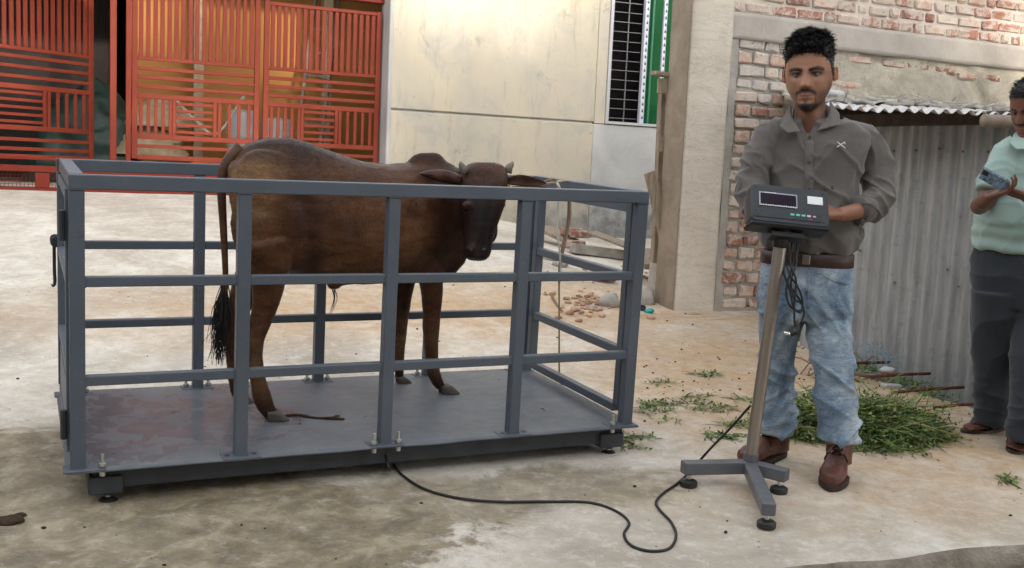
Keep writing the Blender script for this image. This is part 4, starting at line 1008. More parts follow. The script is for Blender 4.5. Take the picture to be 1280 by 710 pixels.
# hooves: cloven, two toes each
def hoof(px, py, Y, s=1.0, ang=0):
    p = zat(px, py, Y); p.z = .001; mats = M['hoof']
    for sg in (-1, 1):
        c = p + Vector((0, sg * .0165 * s, 0)); b = MB(); R = []
        for z, l, w_, f in ((0, .045, .017, .012), (.012, .043, .0165, .009), (.028, .034, .015, 0), (.042, .026, .014, -.010)):
            R.append([c + Matrix.Rotation(ang, 3, 'Z') @ Vector((f + l * s * math.cos(a) * (1 if math.cos(a) > 0 else .75), w_ * s * math.sin(a), 0)) + Vector((0, 0, z * s)) for a in [2 * math.pi * j / 16 for j in range(16)]])
        cw(b.rings(R), 'hoof', mats, True)
hoof(341, 527, .42, 1.12, -.1); hoof(302, 505, .705, .95, 0); hoof(557, 492, .652, 1.12, -.15); hoof(501, 479, .88, .9, 0)
# tail with switch
tl = MB().tube(spline([zat(300, 188, .565), zat(288, 198, .55), zat(279, 215, .53), zat(277, 240, .52), zat(279, 280, .515), zat(281, 320, .51), zat(282, 355, .51), zat(280, 380, .51)], 6), [.036 - .027 * (i / 42) ** .45 for i in range(43)], 12)
tm = tl.mesh('tail', True); paint(tm, lambda p: mixc((.022, .011, .008), (.085, .042, .022), .5 + mn.noise(p * 5) + (p.z - .7) * .3)); tm.transform(Matrix.Translation(-OFF)); put('tail', tm, M['hide'], cow)
random.seed(3); b = MB()
for k_ in range(240):
    t0 = random.random(); st = zat(281 + random.uniform(-3, 3), 345 + 50 * t0, .51); en = zat(random.gauss(275, 6.5), random.uniform(418, 462) - abs(random.gauss(0, 6)), .51 + random.uniform(-.04, .04))
    md = (st + en) / 2 + Vector((random.uniform(-.022, .016), random.uniform(-.02, .02), random.uniform(0, .04)))
    P = spline([st, md, en + Vector((random.uniform(-.01, .01), 0, 0))], 4); b.tube(P, [.0026 * (1 - .8 * i / len(P)) for i in range(len(P))], 3)
tag(cw(b, 'tail_tuft', M['tailhair']), kind='stuff')
b = MB()
for k_ in range(9):
    p = zat(417 + random.uniform(-2, 2), 362, .6); P = spline([p, p + Vector((random.uniform(-.01, .012), 0, -.04)), p + Vector((random.uniform(-.015, .005), 0, -.09 - random.uniform(0, .02)))], 4); b.tube(P, [.0016, .0014, .0013, .0012, .001, .001, .0008, .0006, .0004], 3)
tag(cw(b, 'sheath_hair', M['tailhair']), kind='stuff')

# rope and stick that tether the bull to the right end of the cage
def W(p): return CM @ Vector(p)
centred(MB().tube([W(zat(640, 233, .62)), W(zat(672, 230, .62)), W(zat(708, 226, .63))], [.0075, .008, .006], 9), 'stick', M['bamboo'], 'pale bamboo stick lying on the far rail beside the horns', 'stick', smooth=True)
centred(MB().tube([W(p) for p in spline([zat(622, 245, .52), zat(636, 232, .55), zat(640, 226, .58), zat(650, 231, .6), zat(668, 234, .63), zat(676, 230, .64), zat(684, 226, .62), zat(692, 224, .62), zat(696, 228, .63)], 6)], .0058, 8), 'halter_rope', M['rope_b'], 'brown halter rope running from the bull\'s head to the bamboo stick', 'rope', smooth=True)
centred(MB().tube([W(p) for p in spline([zat(694, 226, .64), zat(697, 231, .62), zat(699, 238, .62), zat(697, 262, .63), zat(697, 290, .63), zat(700, 320, .63), zat(701, 345, .63)], 6)], [.0075] * 12 + [.0045] * 25, 8), 'white_rope', M['rope_w'], 'thin pale rope hanging from the bamboo stick in front of the wall', 'rope', smooth=True)
centred(MB().tube([W(p) for p in spline([zat(712, 248, .8), zat(711, 275, .8), zat(706, 300, .8), zat(701, 325, .8), zat(699, 350, .8), zat(699, 385, .8), zat(699, 420, .8), zat(699, 455, .8), zat(700, 475, .8), zat(706, 488, .8)], 5)], [.0105] * 14 + [.008] * 7 + [.0045] * 25, 8), 'brown_rope', M['rope_b'], 'thick twisted brown rope hanging behind the right end of the cage', 'rope', smooth=True)

# ============================================================ INDICATOR STAND
st0 = G(935, 606)
T = wthing('indicator_stand', 'stainless pole on a grey three-armed foot holding the weighing indicator', 'stand', st0)
hub = st0 + Vector((0, 0, .075))
ends = [K(852, 601, 4.03), K(984, 600, 4.0), K(960, 654, 3.62)]
for i, e in enumerate(ends):
    e = Vector((e.x, e.y, gz(e.x, e.y) + .075)); d = (e - hub).normalized()
    wp(MB().bar(hub + d * (.024 if i else .0), e, .05, .05 - .001 * i, .004), 'leg', M['stand_paint'], T)
    p = e - d * .03; g_ = gz(p.x, p.y)
    f_ = wp(MB().tube([(p.x, p.y, g_), (p.x, p.y, g_ + .004), (p.x, p.y, g_ + .02), (p.x, p.y, g_ + .026), (p.x, p.y, g_ + .03)], [.03, .034, .034, .026, .012], 20), 'foot', M['rubber'], T)
    wp(MB().cyl((p.x, p.y, g_ + .02), (p.x, p.y, g_ + .055), .009, 10), 'threaded_rod', M['zinc_bolt'], f_, root=T)
ptop = K(976, 302, 3.90); pb = hub + Vector((0, 0, -.02))
wp(MB().cyl(pb, ptop, .0245, 28), 'pole', M['steel_pole'], T, True)
ax_ = (ptop - pb).normalized()
wp(MB().tube([pb + ax_ * .04, pb + ax_ * .075], [.029, .029], 20), 'collar', M['stand_paint'], T)
wp(MB().tube([ptop - ax_ * .02, ptop + ax_ * .02, ptop + ax_ * .055, ptop + ax_ * .058], [.029, .031, .040, .040], 24), 'bracket', M['black_under'], T, True)
# the indicator box: local x right, y back, z up, tilted back
c0 = K(987.5, 256.5, 3.86); vx = (K(1036, 268, 3.86 + .035) - K(934, 257.5, 3.86)).normalized(); vz0 = Vector((0, 0, 1)); bk = vz0.cross(vx).normalized()
vz = (vz0 - vx * vx.dot(vz0)).normalized(); th = math.radians(24); vz, bk = (vz * math.cos(th) + bk * math.sin(th)).normalized(), None
bk = vz.cross(vx).normalized()
IM = Matrix((vx, bk, vz)).transposed().to_4x4(); IM.translation = c0
T = thing('weighing_indicator', 'charcoal digital weighing indicator with a framed display and small coloured keys', 'indicator', IM)
Wd, Hh = .152, .074
def ip(mb, name, mat, parent=None, smooth=False): return mb.build(name, mat, parent or T, smooth)
b = MB(); R = []
for y, sx, sz, dz in ((0, .985, .97, 0), (.004, 1, 1, 0), (.05, 1, .96, -.002), (.085, .97, .7, -.012), (.088, .95, .66, -.012)):
    q = []
    for a in range(32):
        t = 2 * math.pi * a / 32; ct, s_ = math.cos(t), math.sin(t); e = .16
        q.append((Wd * sx * math.copysign(abs(ct) ** e, ct), y, dz + Hh * sz * math.copysign(abs(s_) ** e, s_)))
    R.append(q)
hs2 = ip(b.rings(R), 'housing', M['black_plastic'])
b = MB().box((0, .040, -Hh - .006), (2 * Wd + .004, .085, .022), .008); ip(b, 'lower_shell', M['black_under'])
fy = -.0012
ip(MB().box((-.012, fy, -.042), (.262, .003, .031), .001), 'keypad_strip', M['panel_film'])
ds = ip(MB().box((-.046, fy - .0005, .016), (.148, .003, .054), .001), 'display_surround', M['display_frame'])
ip(MB().box((-.046, fy - .0025, .0155), (.138, .002, .045), .0005), 'display', M['display'], ds)
for k_ in range(16): ip(MB().box((-.112 + k_ * .0088, fy - .003, -.0095 + (k_ % 3) * .0006), (.005, .001, .004), 0), 'legend_mark', M['white_label'], ds)
for k_ in range(5): ip(MB().box((-.094 + k_ * .009, fy - .003, .0405), (.006, .001, .0035), 0), 'legend_mark', M['white_label'], ds)
ip(MB().box((.098, fy - .0005, .028), (.060, .002, .032), .0008), 'sticker', M['white_label'])
for k_, (x, m_) in enumerate(((.012, 'green_key'), (.034, 'green_key'), (.055, 'green_key'), (.076, 'pink_key'), (.097, 'pink_key'))):
    ip(MB().box((x - .005, fy - .002, -.038), (.015 if k_ < 4 else .012, .003, .0085 if k_ < 4 else .005), .0015), 'key', M[m_])
ip(MB().box((.076, fy - .0018, -.051), (.012, .0015, .0025), 0), 'key_mark', m_simple('red_print', (.6, .08, .1), .5))
for x in (-.13, .13):
    for z in (-.058, .058): ip(MB().cyl((x, .002, z), (x, -.0015, z), .0035, 10), 'screw', M['black_under'])
ip(MB().box((0, .05, -Hh - .034), (.13, .055, .022), .003), 'mount_plate', M['black_under'])
# cables
def gp(px, py, h=.006): p = G(px, py); return Vector((p.x, p.y, gz(p.x, p.y) + h))
pts = [W((1.11, .05, -.03)), W((1.11, -.02, -.085))] + [gp(*q) for q in ((491, 582), (503, 596), (530, 613), (570, 624), (620, 629), (680, 629), (735, 630), (768, 640), (786, 655), (780, 670), (789, 684), (812, 691), (836, 688), (845, 672), (839, 655), (826, 641), (820, 630), (828, 619), (845, 607))]
pts += [K(862, 590, 4.18), K(886, 563, 4.16), K(915, 533, 4.13), K(938, 507, 4.06)]
centred(MB().tube(spline(pts, 8), .0052, 8), 'signal_cable', M['cord'], 'black cable snaking over the concrete from the platform to the stand', 'cable', smooth=True)
def kk(l, k0=3.93): return [K(px, py, k0 + dz) for px, py, dz in l]
wr = wthing('power_cord', 'looped black power cord with plug hanging under the indicator', 'cord', K(995, 360, 3.95))
for L in ([(985, 300, 0), (984, 315, .0), (979, 335, -.02), (984, 352, -.03), (998, 372, -.03), (1004, 385, -.03), (996, 388, -.03), (986, 380, -.03), (983, 360, -.03), (990, 335, -.02), (996, 320, -.0), (997, 303, 0)],
          [(996, 302, 0), (995, 330, -.02), (989, 350, -.03), (992, 372, -.035), (1002, 380, -.03), (1005, 392, -.03), (1001, 404, -.03)],
          [(983, 330, -.02), (988, 345, -.035), (997, 358, -.035), (1003, 375, -.035), (1001, 390, -.035), (992, 384, -.035), (988, 365, -.035), (981, 345, -.03), (980, 332, -.02)],
          [(990, 302, 0), (988, 330, -.02), (995, 350, -.035), (993, 380, -.035), (993, 400, -.035), (994, 408, -.035)]):
    wp(MB().tube(spline(kk(L), 7), .0042, 7), 'cord', M['cord'], wr, True)
wp(MB().tube(kk([(995, 401, -.035), (997, 407, -.035), (995, 415, -.035), (988, 418, -.04)]), [.007, .010, .013, .010], 10), 'plug', M['cord'], wr, True)
wp(MB().tube(kk([(989, 417.5, -.04), (980, 416, -.045)]), [.007, .006], 8), 'plug_tip', M['plug_pin'], wr, True)

# ============================================================ PEOPLE
def head_tab():
    return [(.50, .03, .03, .05), (.485, .10, .10, .13), (.45, .175, .18, .23), (.38, .24, .255, .32), (.27, .288, .325, .385), (.14, .308, .352, .405), (.02, .312, .352, .395), (-.08, .302, .35, .355),
            (-.16, .292, .352, .29), (-.24, .258, .355, .22), (-.32, .215, .36, .16), (-.385, .168, .36, .11), (-.43, .130, .35, .07), (-.465, .095, .32, .03), (-.49, .05, .25, -.05)]
def g2(x, z, cx, cz, sx, sz): return math.exp(-((x - cx) / sx) ** 2 - ((z - cz) / sz) ** 2)
def head_grid(nu=72, nv=64):
    T = head_tab(); R = []
    for j in range(nv + 1):
        t = j / nv; zt = .5 * math.cos(math.pi * t) * .99
        for (a, b_) in zip(T, T[1:]):
            if b_[0] <= zt <= a[0] or b_ is T[-1]:
                u = sm((a[0] - zt) / (a[0] - b_[0])) if 0 else max(0, min(1, (a[0] - zt) / (a[0] - b_[0]))); rx_, yf_, yb_ = [a[q] * (1 - u) + b_[q] * u for q in (1, 2, 3)]; break
        r = []
        for i in range(nu):
            a = 2 * math.pi * i / nu; c, s_ = math.cos(a), math.sin(a); e = 2.3
            x = rx_ * math.copysign(abs(c) ** (2 / e), c); y = s_ * (yb_ if s_ > 0 else yf_)
            if s_ < 0: y = -abs(s_) ** (2 / 2.15) * yf_
            if y < 0 or zt < -.1:
                ax = abs(x); d = 0
                zq = zt + .045
                if y < -.05:
                    nw = .038 + .028 * sm((.1 - zq) / .25)
                    if -.17 < zq < .16: d += .088 * math.exp(-(x / nw) ** 2) * sm((.16 - zq) / .26) * sm((zq + .175) / .05)
                    d += .028 * g2(ax, zq, .045, -.125, .03, .03)
                    d += .026 * g2(ax, zq, .12, .10, .10, .03)          # brow
                    d -= .042 * g2(ax, zq, .125, .035, .07, .045)        # socket
                    d += .016 * g2(ax, zq, .17, -.06, .06, .06)          # cheek
                    d += .030 * g2(x, zq, 0, -.225, .085, .022) + .030 * g2(x, zq, 0, -.272, .07, .022) - .018 * g2(x, zq, 0, -.248, .09, .008) - .02 * g2(x, zq, 0, -.315, .07, .025)
                    d += .030 * g2(x, zt, 0, -.42, .08, .05)
                y -= d
            r.append(Vector((x, y, zt)))
        R.append(r)
    return R
def hairline(x, y, style=0):
    az = math.atan2(abs(x), -y)     # 0 front .. pi back
    return lerp_tab([(0, .25), (.55, .24), (.8, .185), (1.05, .13), (1.25, -.02), (1.45, -.06), (1.62, .10), (1.85, .08), (2.1, -.12), (3.2, -.20)], az)
def build_person(P, HMt, headH, skin, beard):
    pass
def add_hand(b, wrist, d, nrm, s, curl, side, thumb=.5, spread=.12, extra=None):
    """wrist point, finger direction d, palm normal nrm (fingers curl towards it), s hand length, side=+1 thumb on +across"""
    d = d.normalized(); nrm = (nrm - d * nrm.dot(d)).normalized(); ac = d.cross(nrm).normalized()
    pl = s * .52
    b.loft([(wrist - d * s * .12, s * .15, s * .12), (wrist + d * s * .05, s * .17, s * .10), (wrist + d * pl * .55, s * .215, s * .085), (wrist + d * pl, s * .205, s * .065)], ac, nrm, 16, 2.6)
    for k_, (off, L, r) in enumerate(((.155, .42, .046), (.052, .48, .048), (-.052, .45, .046), (-.15, .35, .040))):
        off *= side
        base = wrist + d * (pl * (.93 - .05 * abs(k_ - 1))) + ac * off * s; cu = curl[k_] if hasattr(curl, '__len__') else curl
        pts = [base]; a = cu * .35; dr = d + ac * off * spread * 3
        for q, f in enumerate((.45, .32, .23)):
            v = (dr.normalized() * math.cos(a) + nrm * math.sin(a)); pts.append(pts[-1] + v * L * s * f); a += cu * (.75 if q == 0 else .6)
        b.tube([pts[0] - d * .03 * s] + pts, [r * s * 1.05, r * s * 1.08, r * s, r * s * .92, r * s * .7], 10)
        b.ball(pts[-1], r * s * .72, 6)
    tb = wrist + d * s * .08 + ac * side * s * .13
    t1 = tb + (d * .6 + ac * side * (.75 - .3 * thumb) + nrm * thumb * .7).normalized() * s * .20; t2 = t1 + (d * .9 + ac * side * (.25 - .3 * thumb) + nrm * thumb * .5).normalized() * s * .16; t3 = t2 + (d + nrm * thumb * .3).normalized() * s * .11
    b.tube([tb, t1, t2, t3], [s * .075, s * .062, s * .052, s * .036], 10); b.ball(t3, s * .038, 6)
def vframe(px, py):
    f = ray(px, py); f = Vector((f.x, f.y, 0)).normalized(); return Vector((f.y, -f.x, 0)), f
def fold(p, seed, sx, sz, amp):
    n = mn.noise(Vector((p.x * sx + seed, p.y * sx, p.z * sz))); return amp * (1 - 2 * abs(n)) ** 3 * (1 if abs(n) < .5 else 0)
def hair_obj(R, HM, mat, seed, thick, tuft, nst=1700, top=1.0):
    nu = len(R[0]); b = MB(); Q = []; cand = []
    for r in R:
        q = []
        for p in r:
            hl = hairline(p.x, p.y) + .014 * mn.noise(p * 30 + Vector((seed, 0, 0))); m_ = sm((p.z - hl) / .035 + .3)
            d = p.normalized(); up = sm((p.z - .1) / .35)
            side_ = (.004 + thick * up * (1 + .5 * max(0, -p.y) * 1.2)) * sm((p.z - hl) / .13 + .05)
            n = side_ * (1 + .45 * mn.noise(p * 11 + Vector((seed, 0, 0)))) ; off = n * m_ - .03 * (1 - m_)
            w_ = p + d * off; q.append(HM @ w_)
            if m_ > .55: cand.append((w_, d, up)); cand += [(w_, d, up)] * (2 if p.y < -.1 and p.z - hl < .09 else 0)
        Q.append(q)
    b.rings(Q)
    random.seed(seed)
    for k_ in range(nst):
        p, d, up = random.choice(cand)
        if random.random() > .45 + .75 * up: continue
        p = p + Vector([random.uniform(-.02, .02) for _ in range(3)]) - d * .012
        wv_ = mn.noise_vector(p * 7 + Vector((seed, 0, 0))) * 1.3; t = Vector((.15 + random.gauss(0, .2), -.6 + random.gauss(0, .2), .15 + random.gauss(0, .15))) + wv_ * .5; dr = (d * (.10 + .45 * up) + t * (.6 + .2 * up) + Vector((0, 0, -.35 * (1 - up)))).normalized(); L = tuft * (.5 + .7 * random.random()) * (.22 + .9 * up)
        b.tube([HM @ p, HM @ (p + dr * L * .55), HM @ (p + (dr + Vector((random.gauss(0, .35), -.2, -.25))).normalized() * L)], [.0052 * headS, .0042 * headS, .0006 * headS], 3, False)
    return b

# ------------------------------------------------------------ the man behind the indicator
k0 = 4.20; r1, f1 = vframe(1010, 300)
Z_ = Vector((0, 0, 1))
def w1(px, py, k=k0): return K(px, py, k)
mB = w1(1008, 590, 4.25); mB = Vector((mB.x, mB.y, gz(mB.x, mB.y)))
man = wthing('person', 'man in a taupe button shirt, washed jeans and brown boots standing behind the indicator', 'man', mB)
headS = 93 * 4.12 / FPX
yaw, pit, rol = math.radians(-7), math.radians(2.5), math.radians(3.5)
Rb = Matrix((r1, f1, Z_)).transposed()
HR = Rb @ Matrix.Rotation(yaw, 3, 'Z') @ Matrix.Rotation(pit, 3, 'X') @ Matrix.Rotation(-rol, 3, 'Y')
HM = Matrix.Translation(w1(1011.5, 93.5, 4.13)) @ HR.to_4x4() @ Matrix.Scale(headS, 4)
HG = head_grid()
b = MB(); b.rings([[HM @ p for p in r] for r in HG])
def pw(px): return px * k0 / FPX
b.loft([(w1(1012, 120, 4.17), .062, .065), (w1(1012, 140, 4.19), .062, .066), (w1(1013, 155, 4.20), .068, .07), (w1(1013, 172, 4.21), .12, .07)], r1, f1, 20)
b.loft([(w1(1014, 172, 4.21), .12, .055), (w1(1014, 230, 4.2), .12, .07), (w1(1010, 310, 4.2), .13, .08), (w1(1008, 380, 4.2), .14, .08)], r1, f1, 20)
for L in ([(1078, 174, 4.2, .034), (1096, 245, 4.17, .032), (1082, 261, 4.10, .032), (1062, 266, 4.03, .031), (1048, 268.5, 3.99, .027)], [(956, 174, 4.2, .034), (945, 245, 4.18, .032), (958, 262, 4.1, .030), (968, 266, 4.02, .028)],
          [(980, 372, 4.22, .07), (973, 465, 4.33, .045), (972, 545, 4.37, .035)], [(1034, 372, 4.2, .07), (1042, 465, 4.12, .045), (1046, 555, 4.1, .035)]):
    b.tube([w1(px, py, k) for px, py, k, r in L], [r for *_, r in L], 14)
add_hand(b, w1(1048, 268.5, 3.99), -r1 - f1 * .25 + Z_ * .05, -f1 * .3 + Z_ * .7, .17, .55, 1, .3)
add_hand(b, w1(968, 266, 4.02), r1 - f1 * .3, -f1, .17, .5, -1, .3)
bodym = remesh(b, .0046, 2, .35, 'body')
HI = HM.inverted()
SK = (.33, .160, .095); SKD = (.20, .088, .052); LIP = (.30, .11, .085); BRD = (.022, .013, .010)
def face_col(q, sk, skd, beard, stubble):
    """q in head units"""
    x, z = abs(q.x), q.z + .045; c = sk
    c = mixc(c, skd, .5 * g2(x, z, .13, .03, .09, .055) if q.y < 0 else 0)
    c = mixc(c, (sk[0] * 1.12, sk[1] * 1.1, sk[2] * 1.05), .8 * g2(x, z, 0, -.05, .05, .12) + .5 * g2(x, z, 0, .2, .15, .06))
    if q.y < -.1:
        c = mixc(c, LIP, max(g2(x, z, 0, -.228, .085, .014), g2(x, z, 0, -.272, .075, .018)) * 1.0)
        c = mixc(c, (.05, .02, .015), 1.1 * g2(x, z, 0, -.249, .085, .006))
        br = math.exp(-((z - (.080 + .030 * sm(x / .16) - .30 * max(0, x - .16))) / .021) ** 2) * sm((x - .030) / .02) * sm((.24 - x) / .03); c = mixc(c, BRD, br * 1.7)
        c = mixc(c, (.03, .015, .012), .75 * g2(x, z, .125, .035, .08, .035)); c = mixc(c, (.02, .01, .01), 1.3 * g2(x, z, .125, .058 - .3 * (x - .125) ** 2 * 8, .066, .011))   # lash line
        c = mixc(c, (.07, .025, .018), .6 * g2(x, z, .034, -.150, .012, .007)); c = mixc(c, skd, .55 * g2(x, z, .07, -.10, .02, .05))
        if beard:
            zm = -.186 - .9 * max(0, x - .03) ** 1.5; c = mixc(c, BRD, 1.25 * sm((.034 - abs(z - zm)) / .018) * sm((.15 - x) / .03)); c = mixc(c, BRD, .75 * sm((.02 - abs(x - .122)) / .02) * sm((z + .36) / .03) * sm((-.2 - z) / .02))
            c = mixc(c, BRD, beard * (g2(x, z, 0, -.325, .035, .022) + 1.1 * sm((-.325 - z) / .04) * sm((.22 - x) / .08)))
    if stubble:
        jw = sm((-.13 - z + .25 * max(0, x - .2)) / .1) * sm((x - .09) / .08) + sm((x - .24) / .04) * sm((-.02 - z) / .08)
        if q.y < .12: c = mixc(c, (.06, .032, .022), stubble * min(1, jw))
    return c
def body_col(p):
    q = HI @ p
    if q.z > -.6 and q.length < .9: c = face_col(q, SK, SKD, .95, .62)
    else: c = mixc(SK, SKD, .5 + .3 * mn.noise(p * 20))
    if q.z < -.55: c = mixc(c, (.24, .10, .06), .5)
    return mixc(c, SKD, .18 * (mn.noise(p * 45) + .3))
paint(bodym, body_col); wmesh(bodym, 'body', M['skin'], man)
def eyes(HM_, man_, sc_=1, closed=.0):
    for sg in (-1, 1):
        c = HM_ @ Vector((sg * .125, -.290, -.015)); s_ = HM_.to_scale()[0]
        e = wp(MB().ball(c, .040 * s_, 10), 'eye', M['eyewhite'], man_, True)
        wp(MB().ball(HM_ @ Vector((sg * .121 , -.3150, -.012)), (.0195 * s_, .0195 * s_, .0195 * s_), 8), 'iris', M['eye'], e, True, root=man_)
        lid = MB(); R = []
        for i in range(9):
            a = -1.15 + 2.3 * i / 8; R.append(HM_ @ Vector((sg * .125 + .055 * math.sin(a), -.290 - .045 * math.cos(a) , .017 + .004 * math.cos(a))))
        lid.tube(R, [.004 * s_] + [.0125 * s_] * 7 + [.004 * s_], 8); wp(lid, 'eyelid', M['hair'] if 0 else M['lid'], man_, True)
M['lid'] = m_simple('eyelid_skin', (.13, .055, .032), .5, var=.05, obj=True)
eyes(HM, man)
def ears(HM_, man_, col):
    for sg in (-1, 1):
        s_ = HM_.to_scale()[0]; b = MB(); c = HM_ @ Vector((sg * .325, .03, -.01)); E = HM_.to_3x3().normalized() @ Matrix.Rotation(sg * -.35, 3, 'Z')
        R = []
        b.ball(c, (.022 * s_, .058 * s_, .098 * s_), 10, E)
        P = [c + E @ Vector((sg * .022 * s_, .052 * s_ * math.cos(a) * (1.05 if a < 3 else .9), .095 * s_ * math.sin(a))) for a in [-.9 + 4.1 * i / 14 for i in range(15)]]
        b.tube(P, .013 * s_, 8); me = remesh(b, .0035, 2, .4, 'ear'); paint(me, lambda p: mixc(col, (col[0] * 1.1, col[1] * .8, col[2] * .75), .5 + mn.noise(p * 60))); wmesh(me, 'ear', M['skin'], man_)
ears(HM, man, SK)
wp(hair_obj(HG, HM, M['hair'], 4, .058, .10, 6000), 'hair', M['hair'], man, True)
# shirt
b = MB()
SH = [(1011, 314, 52, .112), (1012, 306, 57, .120), (1014, 295, 60, .128), (1014, 280, 58, .124), (1014, 255, 55, .118), (1015, 225, 57, .120), (1016, 198, 62, .122), (1016, 178, 66, .114), (1016, 165, 65, .102), (1015, 156, 56, .092), (1014, 149, 40, .078), (1013, 144, 27, .070)]
b.loft([(w1(px, py), pw(hw), bb) for px, py, hw, bb in SH], r1, f1, 32, 2.35)
def slv(L): b.tube([w1(px, py, k) for px, py, k, r in L], [r for *_, r in L], 16)
slv([(1060, 168, 4.2, .060), (1078, 172, 4.2, .062), (1088, 190, 4.2, .059), (1094, 215, 4.2, .056), (1098, 235, 4.18, .055), (1098, 248, 4.16, .055), (1089, 256, 4.13, .056), (1078, 261, 4.09, .050), (1073, 262.5, 4.07, .049)])
slv([(970, 168, 4.2, .060), (959, 174, 4.2, .062), (951, 192, 4.2, .059), (946, 215, 4.2, .056), (943, 235, 4.18, .055), (944, 248, 4.15, .058), (953, 258, 4.1, .052), (966, 264, 4.04, .046)])
sh = remesh(b, .006, 4, .5, 'shirt')
cxs = w1(1014, 230)
def sh_disp(p, n):
    u = (p - cxs).dot(r1); z = p.z - cxs.z; d = 0
    d += fold(p + Vector((0, 0, -.6 * abs(u))), 3, 4.5, 3.5, .014) * sm((.30 - z) / .2)
    d += fold(Vector((p.x + p.z * .9, p.y, p.z - p.x * .4)), 9, 9, 5, .010)
    if abs(u) > .2: d += fold(Vector((p.x, p.y, p.z + p.x * .5)), 21, 6, 15, .016) * sm((.16 - z) / .1)       # sleeve wrinkles near the elbow
    if z < -.12: d += .007 * math.sin(u * 55 + 3 * mn.noise(p * 6)) * sm((-.12 - z) / .12)          # tucked gathers
    d -= .007 * math.exp(-((abs(u) - .175 - .05 * max(0, -z)) / .014) ** 2) * sm((.12 - z) / .1) * (1 if z > -.15 else 0)          # armhole crease
    return d
displace(sh, sh_disp)
# open the neck: drop the cap faces above the collar line
def cut_top(me, pt, rad, zmin):
    bm = bmesh.new(); bm.from_mesh(me)
    bmesh.ops.delete(bm, geom=[f for f in bm.faces if (f.calc_center_median() - pt).length < rad and f.calc_center_median().z > zmin(f.calc_center_median())], context='FACES'); bm.to_mesh(me); bm.free()
nc = w1(1013, 145, 4.2)
cut_top(sh, nc, .13, lambda c: nc.z - .012 - .085 * max(0, 1 - abs((c - nc).dot(r1) + .004) / .032) * (1 if (c - nc).dot(f1) < 0 else 0))
shirt = wmesh(sh, 'shirt', M['shirt'], man)
# collar: two pointed flaps and a band
def surf(bvh, px, py, off=.004):
    d = ray(px, py).normalized(); h = bvh.ray_cast(CAM, d); return (h[0] + h[1] * off) if h[0] else None
from mathutils.bvhtree import BVHTree
def bvh_of(o):
    me = o.data; q = BASE[man.name] if o.parent == man else BASE[o.parent.name]
    return BVHTree.FromPolygons([v.co + q for v in me.vertices], [tuple(p.vertices) for p in me.polygons])
bv = bvh_of(shirt)
for sg in (-1, 1):
    # flap corners in picture-like order: neck back, neck front, tip, outer
    if sg < 0: Q = [(989, 128, 4.19), (990, 147, 4.12), (1001, 164, 4.075), (984, 166, 4.07), (975, 158, 4.085), (980, 144, 4.13)]
    else: Q = [(1037, 124, 4.19), (1036, 143, 4.12), (1021, 163, 4.075), (1040, 158, 4.07), (1050, 156, 4.08), (1050, 142, 4.13)]
    P = [w1(*q) for q in Q]; c = sum(P, Vector()) / 6; n = (P[2] - P[0]).cross(P[4] - P[0]).normalized()
    if n.dot(f1) > 0: n = -n
    b = MB(); V = P + [c + n * .006]; th_ = [p - n * .006 for p in V]; b.add(V + th_, [(i, (i + 1) % 6, 6) for i in range(6)] + [(7 + i, 7 + (i + 1) % 6, 13) for i in range(6)] + [(i, (i + 1) % 6, 7 + (i + 1) % 6, 7 + i) for i in range(6)])
    me = remesh(b, .004, 2, .4, 'collar'); wmesh(me, 'collar', M['shirt_light'], man)
b = MB(); R = []
for i in range(25):
    a = math.pi * (-.12) + math.pi * 1.24 * i / 24; c = w1(1013, 141 - 3 * math.sin(a), 4.2)
    R.append(c + r1 * (.072 * math.cos(a)) + f1 * (.072 * math.sin(a)) + Z_ * (.016 * math.sin(a) - .012))
for i in range(24):
    p, q = R[i], R[i + 1]; b.add([p, q, q + Z_ * .036, p + Z_ * .036], [(0, 1, 2, 3)])
o = wp(b, 'collar_band', M['shirt_light'], man, True); m_ = o.modifiers.new('t', 'SOLIDIFY'); m_.thickness = .004
# placket, buttons, stitched mark, cuffs
pl = [surf(bv, 1012 - .012 * (y - 180) - .2 , y, .0035) for y in range(176, 306, 5)]; pl = [p for p in pl if p]
b = MB(); V = []
for p in pl: V += [p - r1 * .017, p + r1 * .017]
b.add(V, [(2 * i, 2 * i + 1, 2 * i + 3, 2 * i + 2) for i in range(len(pl) - 1)])
o = wp(b, 'placket', M['shirt_light'], man, True); m_ = o.modifiers.new('t', 'SOLIDIFY'); m_.thickness = .003
for y in (172, 203, 236, 285):
    p = surf(bv, 1012 - .012 * (y - 180), y, .006)
    if p: wp(MB().cyl(p, p - f1 * .003, .0058, 12), 'button', M['button'], man)
p = surf(bv, 1049.5, 182.5, .009)
b = MB()
for (a0, b0, c0_, d0) in ((-5, 3.5, 5, -3.5), (-5, -3, 4, 4)): b.bar(p + r1 * a0 * .0032 + Z_ * b0 * .0032 - f1 * .001, p + r1 * c0_ * .0032 + Z_ * d0 * .0032 - f1 * .001, .003, .0035, 0)
b.bar(p + r1 * .010 + Z_ * .010, p + r1 * .016 + Z_ * .004, .003, .003, 0); b.bar(p - r1 * .012 - Z_ * .004, p - r1 * .017 - Z_ * .010, .003, .003, 0)
wp(b, 'stitched_emblem', M['white_thread'], man)
for L in ([(1083, 259, 4.105), (1072, 263, 4.07)], [(957, 260, 4.08), (968, 265, 4.03)]):
    a, c = w1(*L[0]), w1(*L[1]); me_ = MB().tube([a, a.lerp(c, .1), c, c + (c - a).normalized() * .004, c - (c - a) * .2], [.0545, .0555, .0515, .046, .043], 24); wp(me_, 'cuff', M['shirt_light'], man, True)
for px in (1031, 1041):
    p = surf(bv, px, 234, .001)
    if p: wp(MB().ball(p, (.007, .004, .012), 6), 'pocket_bartack', M['button'], man, True)
